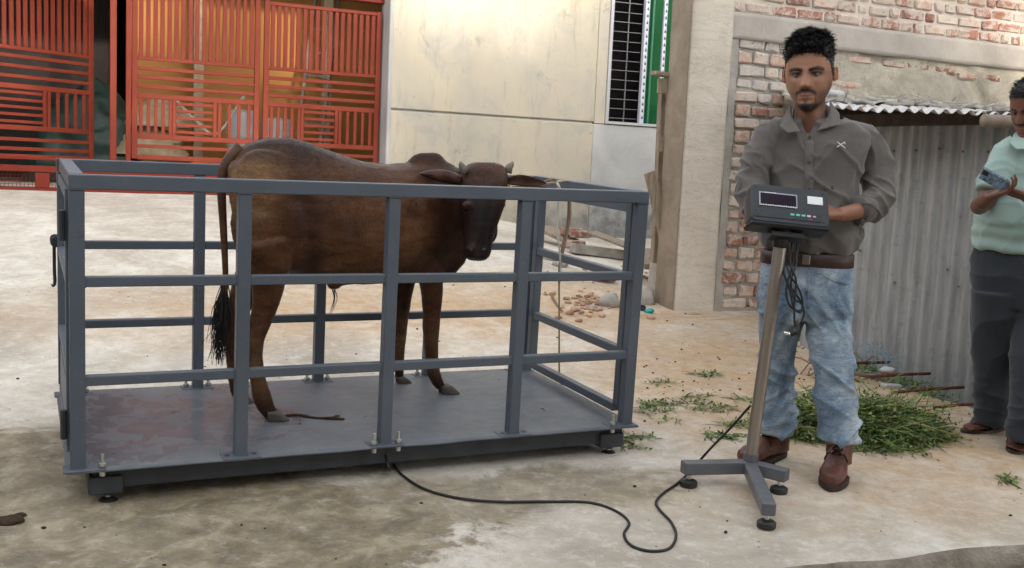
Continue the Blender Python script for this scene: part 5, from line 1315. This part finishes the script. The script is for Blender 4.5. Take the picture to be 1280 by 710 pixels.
# jeans
b = MB()
b.loft([(w1(1008, 318), pw(53), .108), (w1(1008, 335), pw(55), .115), (w1(1007, 360), pw(57.5), .125), (w1(1006, 385), pw(58), .12), (w1(1005, 400), pw(50), .10)], r1, f1, 28, 2.3)
LL = [(979, 380, 28, 4.22), (976, 400, 26, 4.25), (973, 425, 23.5, 4.28), (972, 450, 20.5, 4.32), (973, 475, 19.5, 4.35), (974, 507, 18, 4.37), (973, 528, 18.5, 4.38), (972, 541, 19.5, 4.385)]
RL = [(1034, 380, 29, 4.2), (1035, 400, 28, 4.18), (1037, 425, 26.5, 4.15), (1040, 450, 24.5, 4.13), (1043, 475, 23.5, 4.12), (1045, 507, 24.5, 4.11), (1047, 532, 24, 4.11), (1047, 549, 24.5, 4.11)]
for L in (LL, RL): b.loft([(w1(px, py, k), hw * k / FPX, hw * k / FPX * 1.08) for px, py, hw, k in L], r1, f1, 22, 2.1)
jm = remesh(b, .006, 3, .5, 'jeans'); zkn = w1(1040, 470, 4.12).z; zcr = w1(1005, 400).z; zhm = w1(1046, 550, 4.11).z
def j_disp(p, n):
    z = p.z; u = (p - w1(1006, 400)).dot(r1); d = 0
    kn = math.exp(-((z - zkn) / .10) ** 2); an = sm((zhm + .26 - z) / .2)
    d += fold(Vector((p.x, p.y, z + u * .6)), 5, 3.5, 10, .018) * (kn * .8 + .25)
    d += fold(Vector((p.x, p.y, z - u * .8)), 15, 3.5, 12, .019) * an
    d += fold(Vector((p.x, p.y, z + abs(u) * 1.1)), 25, 7, 13, .014) * math.exp(-((z - zcr - .02) / .09) ** 2)
    if abs(u) < .03 and z < zcr + .13: d -= .01 * math.exp(-(u / .008) ** 2)
    return d
displace(jm, j_disp)
jeans = wmesh(jm, 'jeans', M['denim'], man); bj = bvh_of(jeans)
def strip(bvh, pts, wd_, off, name, mat, parent, thick=.004):
    P = [surf(bvh, *q, off) for q in pts]; P = [p for p in P if p]; b = MB(); V = []
    for i, p in enumerate(P):
        t = (P[min(i + 1, len(P) - 1)] - P[max(i - 1, 0)]).normalized(); s_ = t.cross(f1).normalized(); V += [p - s_ * wd_ / 2, p + s_ * wd_ / 2]
    b.add(V, [(2 * i, 2 * i + 1, 2 * i + 3, 2 * i + 2) for i in range(len(P) - 1)])
    o = wp(b, name, mat, parent, True, root=man); m_ = o.modifiers.new('t', 'SOLIDIFY'); m_.thickness = thick; m_.offset = 0; return o
strip(bj, [(1030 + 33 * t / 10, 345 + 10 * math.sin(t / 10 * 1.7) + (0 if t < 7 else 0)) for t in range(0, 11)], .004, .001, 'pocket_seam', M['denim'], man)
strip(bj, [(1027 - .02 * t, 340 + t * 2) for t in range(0, 5)] , .0, .0, 'belt_loop', M['denim'], man) if 0 else None
strip(bj, [(1011 - .02 * y, 338 + y * 6) for y in range(0, 9)], .006, .001, 'fly_seam', M['denim'], man)
strip(bj, [(966 + 4 - 33 * t / 10 * .5, 345 + 10 * math.sin(t / 10 * 1.7)) for t in range(0, 11)], .004, .001, 'pocket_seam', M['denim'], man)
# belt as a ring
b = MB(); R = []
for (z_, s_) in ((-.030, 1.0), (-.028, 1.03), (.022, 1.03), (.024, 1.0)):
    c = w1(1008.5, 322); q = []
    for j in range(48):
        t = 2 * math.pi * j / 48; ct, st_ = math.cos(t), math.sin(t); q.append(c + r1 * (pw(55) * s_ * math.copysign(abs(ct) ** (2 / 2.3), ct)) + f1 * (.117 * s_ * math.copysign(abs(st_) ** (2 / 2.3), st_)) + Z_ * z_)
    R.append(q)
bo = wp(b.rings(R), 'belt', M['belt'], man, True)
c = w1(1008, 322) - f1 * .125
wp(MB().box(c + r1 * 0 , (.03, .008, .038), .002, Rb), 'buckle', M['buckle'], bo, root=man)
for px in (1021, 975, 1052):
    p = w1(px, 323); t_ = abs((px - 1008.5) / 55); dd_ = .124 * (1 - t_ ** 2.3) ** (1 / 2.3); wp(MB().box(w1(px, 323) - f1 * dd_, (.013, .006, .062), .002, Rb), 'belt_loop', M['denim'], jeans, root=man)
# boots
def boot(heel, toe, L, name='boot'):
    h = Vector((heel.x, heel.y, gz(heel.x, heel.y))); t = Vector((toe.x, toe.y, gz(toe.x, toe.y))); d = (t - h).normalized(); s_ = Z_.cross(d).normalized(); z = d.cross(s_)
    u = L / .30
    def q(x, y, zz_): return h + d * x * u + s_ * y * u + z * zz_ * u
    b = MB(); secs = []
    for x, hw, zt_ in ((-.015, .020, .07), (.0, .034, .085), (.04, .040, .10), (.10, .040, .115), (.15, .043, .095), (.20, .050, .080), (.25, .050, .068), (.285, .040, .056), (.302, .020, .044)):
        secs.append((q(x, 0, .02 + zt_ / 2), hw * u, zt_ / 2 * u))
    b.loft(secs, s_, z, 20, 2.5)
    b.tube([q(.045, 0, .05), q(.05, 0, .11), q(.048, 0, .16), q(.045, 0, .215)], [.050 * u, .054 * u, .054 * u, .056 * u], 20)
    me = remesh(b, .005, 4, .5, name); displace(me, lambda p, n: fold(p, 3, 14, 30, .003) + .001 * mn.noise(p * 40))
    bo_ = wmesh(me, name, M['boot'], man)
    b = MB(); R = []
    for zz_, e in ((0, -.002), (.004, .004), (.022, .005), (.026, .0)):
        R.append([q(x, y * (1), zz_) for x, y in [(.145 + (.163 + e) * math.cos(a), (.052 + e - .010 * (1 if math.cos(a) < 0 else 0) + (-.006 * math.cos(3 * a))) * math.sin(a)) for a in [2 * math.pi * i / 32 for i in range(32)]]])
    wp(b.rings(R), 'sole', M['sole'], bo_, False, root=man)
    b = MB()
    for i in range(7):
        x = .145 - i * .0135; z_ = .115 + i * .0165
        if i > 3: x = .107
        y = .020 - .001 * i
        wp(MB().tube(spline([q(x - .004, -y, z_ - .004), q(x + .010, 0, z_ + .012), q(x + .0, y, z_ + .014)], 4), .0032 * u, 6), 'lace', M['lace'], bo_, True, root=man)
        wp(MB().tube(spline([q(x - .004, y, z_ - .004), q(x + .010, 0, z_ + .012), q(x + .0, -y, z_ + .014)], 4), .0032 * u, 6), 'lace', M['lace'], bo_, True, root=man)
    for sg in (-1, 1): wp(MB().tube(spline([q(.155, 0, .108), q(.165, sg * .03, .115), q(.16, sg * .045, .085), q(.15, sg * .02, .1)], 5), .0028 * u, 6), 'lace_loop', M['lace'], bo_, True, root=man)
boot(G(978, 571), G(933, 584), .29); boot(G(1049, 588), G(1036, 617), .30)

# ------------------------------------------------------------ the man with the phone
k2 = 4.86; r2, f2 = vframe(1290, 300); R2 = Matrix((r2, f2, Z_)).transposed()
def w2(px, py, k=k2): return K(px, py, k)
def pw2(px): return px * k2 / FPX
mB = w2(1275, 560, 4.8); mB = Vector((mB.x, mB.y, gz(mB.x, mB.y)))
man2 = wthing('person', 'man in a pale green polo shirt, dark trousers and sandals looking down at a phone', 'man', mB)
headS = 70 * k2 / FPX
HM2 = Matrix.Translation(w2(1289, 135, 4.80)) @ (R2 @ Matrix.Rotation(math.radians(-30), 3, 'Z') @ Matrix.Rotation(math.radians(20), 3, 'X') @ Matrix.Rotation(math.radians(2), 3, 'Y')).to_4x4() @ Matrix.Scale(headS, 4)
HI2 = HM2.inverted()
b = MB(); b.rings([[HM2 @ p for p in r] for r in HG])
b.loft([(w2(1293, 150), .058, .062), (w2(1295, 168), .060, .065), (w2(1297, 185), .11, .07)], r2, f2, 20)
b.loft([(w2(1298, 185), .13, .07), (w2(1298, 240), .14, .09), (w2(1296, 310), .14, .09), (w2(1290, 350), .14, .09)], r2, f2, 20)
for L in ([(1256, 190, 4.86, .045), (1232, 252, 4.82, .043), (1224, 258, 4.79, .040), (1229, 252, 4.66, .034), (1240, 244, 4.56, .027)], [(1340, 190, 4.86, .045), (1350, 255, 4.8, .042), (1310, 252, 4.62, .034), (1283, 246, 4.53, .027)],
          [(1262, 350, 4.9, .07), (1244, 450, 5.0, .045), (1240, 532, 5.06, .032)], [(1308, 350, 4.85, .07), (1292, 450, 4.75, .045), (1283, 552, 4.70, .032)]):
    b.tube([w2(px, py, k) for px, py, k, r in L], [r for *_, r in L], 14)
add_hand(b, w2(1238, 246, 4.56), r2 * .75 + Z_ * .35 - f2 * .25, Z_ * .6 - f2 * .1 + r2 * -.2, .165, [.9, .95, 1.0, 1.1], -1, .5)
add_hand(b, w2(1283, 246, 4.53), -r2 * .85 + Z_ * .25 - f2 * .1, Z_ * .5 + f2 * .2, .165, [.8, .95, 1.0, 1.1], 1, .4)
def foot(b, heel, toe, L):
    h = Vector((heel.x, heel.y, gz(heel.x, heel.y) + .012)); t = Vector((toe.x, toe.y, gz(toe.x, toe.y) + .012)); d = (t - h).normalized(); s_ = Z_.cross(d).normalized(); z = d.cross(s_); u = L / .26
    def q(x, y, zz_): return h + d * x * u + s_ * y * u + z * zz_ * u
    b.loft([(q(x, y, zt_ / 2), hw * u, zt_ / 2 * u) for x, y, hw, zt_ in ((-.01, 0, .02, .05), (.01, 0, .032, .065), (.05, 0, .033, .085), (.10, 0, .036, .08), (.15, 0, .044, .05), (.19, 0, .047, .034), (.205, 0, .044, .028))], s_, z, 18, 2.3)
    b.tube([q(.04, 0, .05), q(.042, 0, .10), q(.04, 0, .17)], [.034 * u, .032 * u, .036 * u], 14)
    for i, (y, x1, r) in enumerate(((.034, .255, .0125), (.014, .25, .0095), (-.004, .243, .009), (-.020, .233, .0085), (-.036, .222, .008))):
        b.tube([q(.18, y, .016), q(x1 - .02, y, .016), q(x1, y, .011)], [r * u * 1.1, r * u * 1.1, r * u * .8], 8); b.ball(q(x1, y, .011), r * u * .85, 6)
    return q
q1 = foot(b, G(1252, 537), G(1200, 541), .25); q2 = foot(b, G(1279, 553), G(1262, 573), .25)
bm2 = remesh(b, .0052, 2, .35, 'body')
SK2 = (.155, .062, .036); SKD2 = (.095, .038, .024)
def body2_col(p):
    q = HI2 @ p
    if q.z > -.6 and q.length < .9: return face_col(q, SK2, SKD2, .0, .25) if abs(q.x) > .13 or not (-.215 < q.z < -.165) or q.y > -.2 else BRD
    return mixc(mixc(SK2, SKD2, .4 + .4 * mn.noise(p * 20)), SKD2, .18 * (mn.noise(p * 45) + .3))
paint(bm2, body2_col); wmesh(bm2, 'body', M['skin'], man2); eyes(HM2, man2); ears(HM2, man2, SK2)
wp(hair_obj(HG, HM2, M['hair'], 14, .03, .06, 1500), 'hair', M['hair'], man2, True)
b = MB()
b.loft([(w2(px, py), pw2(hw), bb) for px, py, hw, bb in ((1289, 314, 66, .155), (1290, 300, 69, .165), (1292, 280, 69, .17), (1295, 250, 65, .16), (1298, 220, 60, .14), (1299, 198, 57, .13), (1299, 184, 50, .11), (1298, 175, 38, .09), (1297, 168, 24, .075))], r2, f2, 30, 2.3)
b.tube([w2(1268, 186), w2(1258, 194), w2(1248, 215, 4.84), w2(1238, 240, 4.82)], [.06, .065, .066, .068], 16)
b.tube([w2(1330, 186), w2(1338, 194), w2(1344, 215, 4.84), w2(1349, 240, 4.82)], [.06, .065, .066, .068], 16)
pm = remesh(b, .0075, 5, .5, 'polo_shirt'); c2 = w2(1295, 250)
def p_disp(p, n):
    u = (p - c2).dot(r2); z = p.z - c2.z; return fold(Vector((p.x, p.y, p.z + .5 * u)), 31, 4, 7, .010) + fold(Vector((p.x + p.z * .6, p.y, p.z)), 37, 7, 4, .006) + (.006 * math.sin(z * 70 + 5 * mn.noise(p * 4)) * sm((-.10 - z) / .08) * sm((.05 + u * -1) / .1) if z < 0 else 0)
displace(pm, p_disp); nc2 = w2(1297, 170)
cut_top(pm, nc2, .12, lambda c: nc2.z - .015); wmesh(pm, 'polo_shirt', M['polo'], man2)
for sg in (-1, 1):
    Q = [(1283, 158, 4.86), (1283, 170, 4.79), (1291, 186, 4.74), (1270, 186, 4.74), (1262, 178, 4.77), (1268, 166, 4.82)] if sg < 0 else [(1312, 158, 4.86), (1312, 170, 4.79), (1300, 186, 4.74), (1320, 186, 4.74), (1328, 178, 4.77), (1324, 166, 4.82)]
    P = [w2(*q) for q in Q]; c = sum(P, Vector()) / 6; n = (P[2] - P[0]).cross(P[4] - P[0]).normalized(); n = -n if n.dot(f2) > 0 else n
    b = MB(); V = P + [c + n * .006]; b.add(V + [p - n * .007 for p in V], [(i, (i + 1) % 6, 6) for i in range(6)] + [(7 + i, 7 + (i + 1) % 6, 13) for i in range(6)] + [(i, (i + 1) % 6, 7 + (i + 1) % 6, 7 + i) for i in range(6)])
    wmesh(remesh(b, .0045, 2, .4, 'collar'), 'collar', M['polo'], man2)
b = MB()
b.loft([(w2(1288, 300), pw2(62), .13), (w2(1286, 330), pw2(66), .14), (w2(1284, 360), pw2(64), .135), (w2(1282, 385), pw2(56), .11)], r2, f2, 26, 2.3)
for L in ([(1250, 365, 34, 4.9), (1247, 400, 30, 4.93), (1243, 440, 25.5, 4.98), (1241, 480, 21, 5.02), (1239, 510, 18, 5.05), (1238, 529, 18, 5.06)], [(1310, 365, 38, 4.85), (1303, 400, 35, 4.82), (1297, 440, 31, 4.78), (1292, 480, 27, 4.75), (1287, 515, 24, 4.72), (1285, 549, 23.5, 4.71)]):
    b.loft([(w2(px, py, k), hw * k / FPX, hw * k / FPX) for px, py, hw, k in L], r2, f2, 20, 2.15)
tm_ = remesh(b, .0072, 5, .5, 'trousers'); displace(tm_, lambda p, n: fold(Vector((p.x, p.y, p.z + .4 * p.x)), 41, 4, 5, .011) + fold(p, 47, 6, 14, .010) * sm((.45 - p.z) / .3))
wmesh(tm_, 'trousers', M['trousers'], man2)
for q in (q1, q2):
    b = MB(); R = []
    for zz_ in (-.014, -.012, .0, .002): R.append([q(.12 + (.150 - (.003 if zz_ in (-.014, .002) else 0)) * math.cos(a), (.050 + .008 * math.cos(a)) * math.sin(a), zz_) for a in [2 * math.pi * i / 28 for i in range(28)]])
    so_ = wp(b.rings(R), 'sandal', M['sandal'], man2)
    for sg in (-1, 1): wp(MB().tube(spline([q(.205, .004, .012), q(.19, sg * .01, .045), q(.15, sg * .036, .045), q(.10, sg * .045, .008)], 5), .009, 8), 'strap', M['sandal'], so_, True, root=man2)
    wp(MB().tube(spline([q(.155, -.046, .01), q(.15, -.03, .05), q(.148, 0, .062), q(.15, .03, .05), q(.155, .046, .01)], 4), .010, 8), 'strap', M['sandal'], so_, True, root=man2)
# phone in his hands
pc = w2(1243, 225, 4.52); u_ = (w2(1256, 233, 4.50) - w2(1228, 217, 4.56)).normalized(); v_ = (Z_ * .75 + f2 * -.55 + r2 * .1); v_ = (v_ - u_ * v_.dot(u_)).normalized(); n_ = u_.cross(v_)
PM = Matrix((u_, v_, n_)).transposed().to_4x4(); PM.translation = pc
T = thing('phone', 'phone in a dark blue patterned case held by the man in the polo shirt', 'phone', PM)
MB().box((0, 0, 0), (.135, .068, .010), .004).build('case', M['phone'], T); MB().box((0, 0, -.0055), (.128, .062, .001), 0).build('screen', M['phone_dark'], T)
MB().box((-.045, .014, .0062), (.026, .026, .0025), .001).build('camera_bump', M['phone_dark'], T)

# ============================================================ GRASS, RUBBLE, LITTER
def GH(px, py):
    """where the sight line meets the uneven slab"""
    v = ray(px, py); k = 2.5
    while k < 16:
        p = CAM + v * k
        if p.z <= gz(p.x, p.y): break
        k += .01
    return Vector((p.x, p.y, gz(p.x, p.y)))
random.seed(31)
def blades(b, mi, c, n, rad, hgt, ln, flat=.5):
    for k_ in range(n):
        a = random.uniform(0, 2 * math.pi); r = math.sqrt(random.random()) ; x = c.x + rad[0] * r * math.cos(a); y = c.y + rad[1] * r * math.sin(a)
        z0 = gz(x, y) + .002 + hgt * (1 - r ** 1.6) * random.random() ** .6
        az = random.uniform(0, 6.28); el = random.gauss(.08, flat * .5); L = ln * random.uniform(.4, 1.25); w_ = random.uniform(.0018, .0042)
        d = Vector((math.cos(az) * math.cos(el), math.sin(az) * math.cos(el), math.sin(el))); s_ = Vector((-d.y, d.x, random.uniform(-.6, .6))).normalized() * w_
        P = []; p = Vector((x, y, z0)); cv = random.gauss(0, .35); sag = random.uniform(.1, .5)
        for i in range(4):
            P.append(p); p = p + d * (L / 3); d = (d + s_.normalized() * cv * .3 - Vector((0, 0, sag * .35))).normalized(); p.z = max(p.z, gz(p.x, p.y) + .002)
        V = []
        for i, q in enumerate(P): f = (.8, 1, .8, .1)[i]; V += [q - s_ * f, q + s_ * f]
        b.add(V, [(0, 1, 3, 2), (2, 3, 5, 4), (4, 5, 7, 6)]); m_ = random.choices([0, 1, 2, 3], [5, 4, 4, 2])[0]; mi += [m_] * 3
        if random.random() < .5:      # small leaves along the stalk
            for q in P[1:]:
                e = Vector((random.gauss(0, 1), random.gauss(0, 1), random.gauss(0, .6))).normalized() * random.uniform(.010, .024); g_ = e.cross(Vector((random.gauss(0, 1), random.gauss(0, 1), random.gauss(0, 1)))).normalized() * e.length * .3
                b.add([q, q + e * .5 + g_, q + e, q + e * .5 - g_], [(0, 1, 2, 3)]); mi.append(m_)
def grass(name, specs, label, cat):
    b = MB(); mi = []
    for sp_ in specs: blades(b, mi, *sp_)
    a = np.array(b.v); c = Vector((a[:, 0].mean(), a[:, 1].mean(), a[:, 2].min())); b.v = [tuple(Vector(p) - c) for p in b.v]
    me = b.mesh(name, False, False)
    for g_ in GR: me.materials.append(g_)
    me.polygons.foreach_set('material_index', mi); o = put(name, me, None); o.location = c; return tag(o, label, cat, kind='stuff')
gc = G(1078, 533)
grass('cut_grass', [(gc, 4600, (.36, .21), .12, .19), (gc, 600, (.38, .23), .12, .32), (gc + Vector((-.2, .05, 0)), 1500, (.3, .2), .17, .14), (G(1128, 545), 800, (.24, .12), .04, .15), (G(1000, 540), 900, (.16, .14), .10, .13), (G(1115, 560), 260, (.2, .08), .015, .12)], 'heap of fresh cut green grass behind the man\'s legs', 'grass')
sp_ = []
for px, py, n, rx_, ry_ in ((884, 469, 40, .09, .03), (828, 479, 26, .10, .02), (845, 506, 90, .22, .07), (900, 512, 50, .12, .05), (812, 515, 40, .12, .04), (905, 546, 60, .10, .05), (918, 532, 40, .08, .05), (800, 548, 36, .10, .04), (840, 527, 14, .08, .02), (1258, 601, 30, .06, .015), (930, 500, 24, .08, .03), (790, 560, 22, .08, .03), (770, 548, 18, .05, .03), (870, 497, 30, .12, .03)):
    sp_.append((G(px, py), n, (rx_, ry_), .012, .09, .2))
grass('scattered_grass', sp_, 'wisps of green grass scattered over the muddy concrete beside the cage', 'grass')
for px, py, lab, q in ((14, 652, 'larger dark dung lump on the wet concrete at the lower left corner', .045), (26, 645, 'smaller dark dung lump just behind the larger one at the lower left corner', .018)):
    p = G(px, py); centred(lump((p.x, p.y, p.z + .004), q, px, .35), 'dung', M['dung'], lab, 'dung', smooth=True)
b = MB()
for k_ in range(600):
    x = random.uniform(-2.5, 4.2); y = random.uniform(2.7, 8.5)
    if random.random() < .3: x, y = random.gauss(3.4, .5), random.gauss(4.6, .6)
    if x > xr(y) - .05: continue
    q = CI @ Vector((x, y, gz(x, y)))
    if -.1 < q.x < CL + .1 and -.1 < q.y < CW + .1: continue
    r = random.choice([.0015, .002, .002, .003, .003, .004, .007]); l = lump((x, y, gz(x, y) + r * .3), r, k_ * 1.3, .6); b.add(l.v, l.f)
tag(b.build('grit', M['dung'], None, True), 'dark grit and crumbs scattered over the concrete', 'grit', kind='stuff')
# rubble and planks by the foot of the grey wall
def plank(a, c, wd_, th_, label, mat=None, name='plank', cat='plank', group='planks by the wall'):
    L = (c - a).length
    return centred(MB().bar(a, c, wd_, th_, .004), name, mat or M['wood'], label, cat, group)
U = Vector((0, 0, 1))
p, q = GH(676, 300), GH(716, 312); plank(p + U * .13, q + U * .07, .22, .035, 'pale plank lying on the rubble just right of the bull\'s head')
p, q = GH(715, 318), GH(786, 326); plank(p + U * .06, q + U * .05, .10, .09, 'long grey concrete beam lying across the rubble', M['stone'], 'concrete_block', 'beam')
p, q = GH(738, 316), GH(786, 328); plank(p + U * .20, q + U * .15, .24, .022, 'flat weathered plank propped on the long grey beam')
p, q = GH(700, 326), GH(745, 334); plank(p + U * .02, q + U * .02, .2, .03, 'half buried plank in front of the long grey beam')
p, q = GH(806, 345), GH(826, 358); plank(p + U * .22, q + U * .16, .3, .05, 'grey board leaning near the foot of the column')
for k_, (px, py, h_, lab) in enumerate(((713, 306, .16, 'left red brick on top of the rubble by the grey wall'), (723, 308, .15, 'right red brick on top of the rubble by the grey wall'), (718, 312, .08, 'lower red brick in the rubble by the grey wall'))):
    p = GH(px, py + 4) + U * h_; o = centred(MB().box(p, (.20, .10, .07), .008, Matrix.Rotation(.2 * k_ - .1, 3, 'Z')), 'brick', M['brick_red'], lab, 'brick', 'loose red bricks')
for k_, (px, py, r, lab) in enumerate(((762, 379, .085, 'big grey cement lump on the ground between cage and column'), (806, 376, .08, 'tall grey stone at the foot of the column'), (689, 322, .07, 'grey stone under the pale plank'), (700, 330, .06, 'small grey stone at the front of the plank pile'), (741, 384, .035, 'small grey stone beside the big cement lump'))):
    p = GH(px, py + 3); l = lump((p.x, p.y, p.z + r * .35), r, 5 + k_, .65 if k_ != 1 else 1.3); centred(l, 'stone', M['stone'], lab, 'stone', 'grey stones by the column', smooth=True)
b = MB()
for k_ in range(130):
    t = random.random(); p = GH(random.gauss(733, 13), random.gauss(381, 6.5)) if t < .5 else GH(random.uniform(672, 815), random.gauss(346, 5)) if t < .9 else GH(random.uniform(680, 830), random.uniform(360, 400)); r = random.uniform(.008, .03)
    b.box((p.x, p.y, p.z + r * .3), (r * 2, r * 1.4, r * .8), r * .2, Matrix.Rotation(random.uniform(0, 3), 3, 'Z') @ Matrix.Rotation(random.uniform(-.4, .4), 3, 'X'))
tag(b.build('rubble', m_simple('brick_chips', (.42, .27, .19), .9, var=.5, scale=9, bump=.6)), 'brick chips and crumbled rubble strewn behind the right end of the cage', 'rubble', kind='stuff')
p = GH(756, 352); l = lump((p.x, p.y, p.z + .05), .12, 3, .25); centred(l, 'orange_cloth', M['orange_bit'], 'crumpled orange rag lying on the rubble by the wall', 'rag', smooth=True)
p = GH(811, 391); l = lump((p.x, p.y, p.z + .015), .032, 8, .6); centred(l, 'teal_rag', M['teal'], 'crumpled teal plastic at the foot of the concrete column', 'plastic', smooth=True)
P = [GH(690, 372), GH(697, 384), GH(703, 391)]; centred(MB().tube([p_ + U * .012 for p_ in P], [.01, .008, .005], 7), 'twig', M['rope_b'], 'bent dry twig on the pale ground behind the cage', 'twig', smooth=True)
# wooden formwork frame leaning on the column
T = wthing('formwork_frame', 'weathered wooden formwork frame leaning against the left side of the concrete column', 'wooden frame', (4.0, 6.85, .2))
def FW(px, py, Y=6.84): return FY(px, py, Y)
wp(MB().bar(FW(840, 92), FW(829, 330), .05, .07, .003), 'upright', M['wood'], T)
wp(MB().bar(FW(829, 100, 6.93), FW(818, 330, 6.93), .05, .055, .003), 'upright', M['wood'], T)
wp(MB().bar(FW(816, 91, 6.80), FW(846, 96, 6.80), .09, .028, .003), 'crosspiece', M['wood'], T)
for y_ in (107, 180, 262): wp(MB().bar(FW(822, y_, 6.79), FW(842, y_ + 2, 6.79), .02, .11, .003), 'crosspiece', M['wood'], T)
wp(MB().bar(FW(812, 215, 6.77), FW(833, 306, 6.77), .03, .09, .003), 'brace', M['wood'], T)
wp(MB().bar(FW(824, 330, 6.86), FW(815, 412, 6.86), .1, .12, .003), 'foot_block', M['stone'], T)
# litter by the tin fence
T = None
def KK(px, py, k): return K(px, py, k)
b = MB()
for k_ in range(26):
    a = KK(random.uniform(1000, 1100), random.uniform(446, 478), random.uniform(5.9, 6.1)); c = a + Vector((random.gauss(0, .14), random.gauss(0, .14), random.gauss(.02, .03))); b.tube([a, (a + c) / 2 + U * .02, c], random.uniform(.003, .008), 5)
tag(b.build('dry_twigs', M['rope_b'], None, True), 'tangle of dry twigs and roots along the slab edge by the tin fence', 'twigs', kind='stuff')
b = MB()
for k_ in range(40):
    c = KK(1092, 452, 6.0) + Vector((random.gauss(0, .07), random.gauss(0, .07), random.gauss(.02, .04))); r = random.uniform(.03, .08); pl_ = Matrix.Rotation(random.uniform(0, 3), 3, 'X') @ Matrix.Rotation(random.uniform(0, 3), 3, 'Y')
    b.tube([c + pl_ @ Vector((math.cos(t) * r, math.sin(t) * r, 0)) for t in [i * .5 for i in range(9)]], .0016, 4)
tag(b.build('netting', M['blue_wire'], None, True), 'tangled pale blue plastic netting in front of the tin fence', 'netting', kind='stuff')
p = KK(1109, 462, 5.85); l = lump(p, .045, 2, .35); centred(l, 'plastic_bag', M['white_plastic'], 'white plastic scrap caught below the blue netting', 'plastic', smooth=True)
p = KK(1113, 482, 5.62); centred(MB().bar(p - Vector((.08, .03, -.01)), p + Vector((.09, .03, -.012)), .04, .02, .006), 'plastic_strip', M['white_plastic'], 'short white plastic strip lying on the slab edge', 'plastic')
b = MB(); mi = []
for (px, py, n, h_) in ((1135, 488, 260, .05), (1082, 466, 200, .04), (1175, 500, 120, .03), (1010, 440, 120, .03)):
    c = G(px, py)
    for k_ in range(n):
        q = c + Vector((random.gauss(.04, .07), random.gauss(.03, .07), random.uniform(-.02, h_))); e = Vector((random.gauss(0, 1), random.gauss(0, 1), random.gauss(.4, .6))).normalized() * random.uniform(.012, .03); g_ = e.cross(Vector((random.gauss(0, 1), random.gauss(0, 1), random.gauss(0, 1)))).normalized() * e.length * .28
        b.add([q, q + e * .5 + g_, q + e, q + e * .5 - g_], [(0, 1, 2, 3)])
tag(b.build('weeds', GR[0]), 'low green weeds growing along the slab edge by the tin fence', 'weeds', kind='stuff')
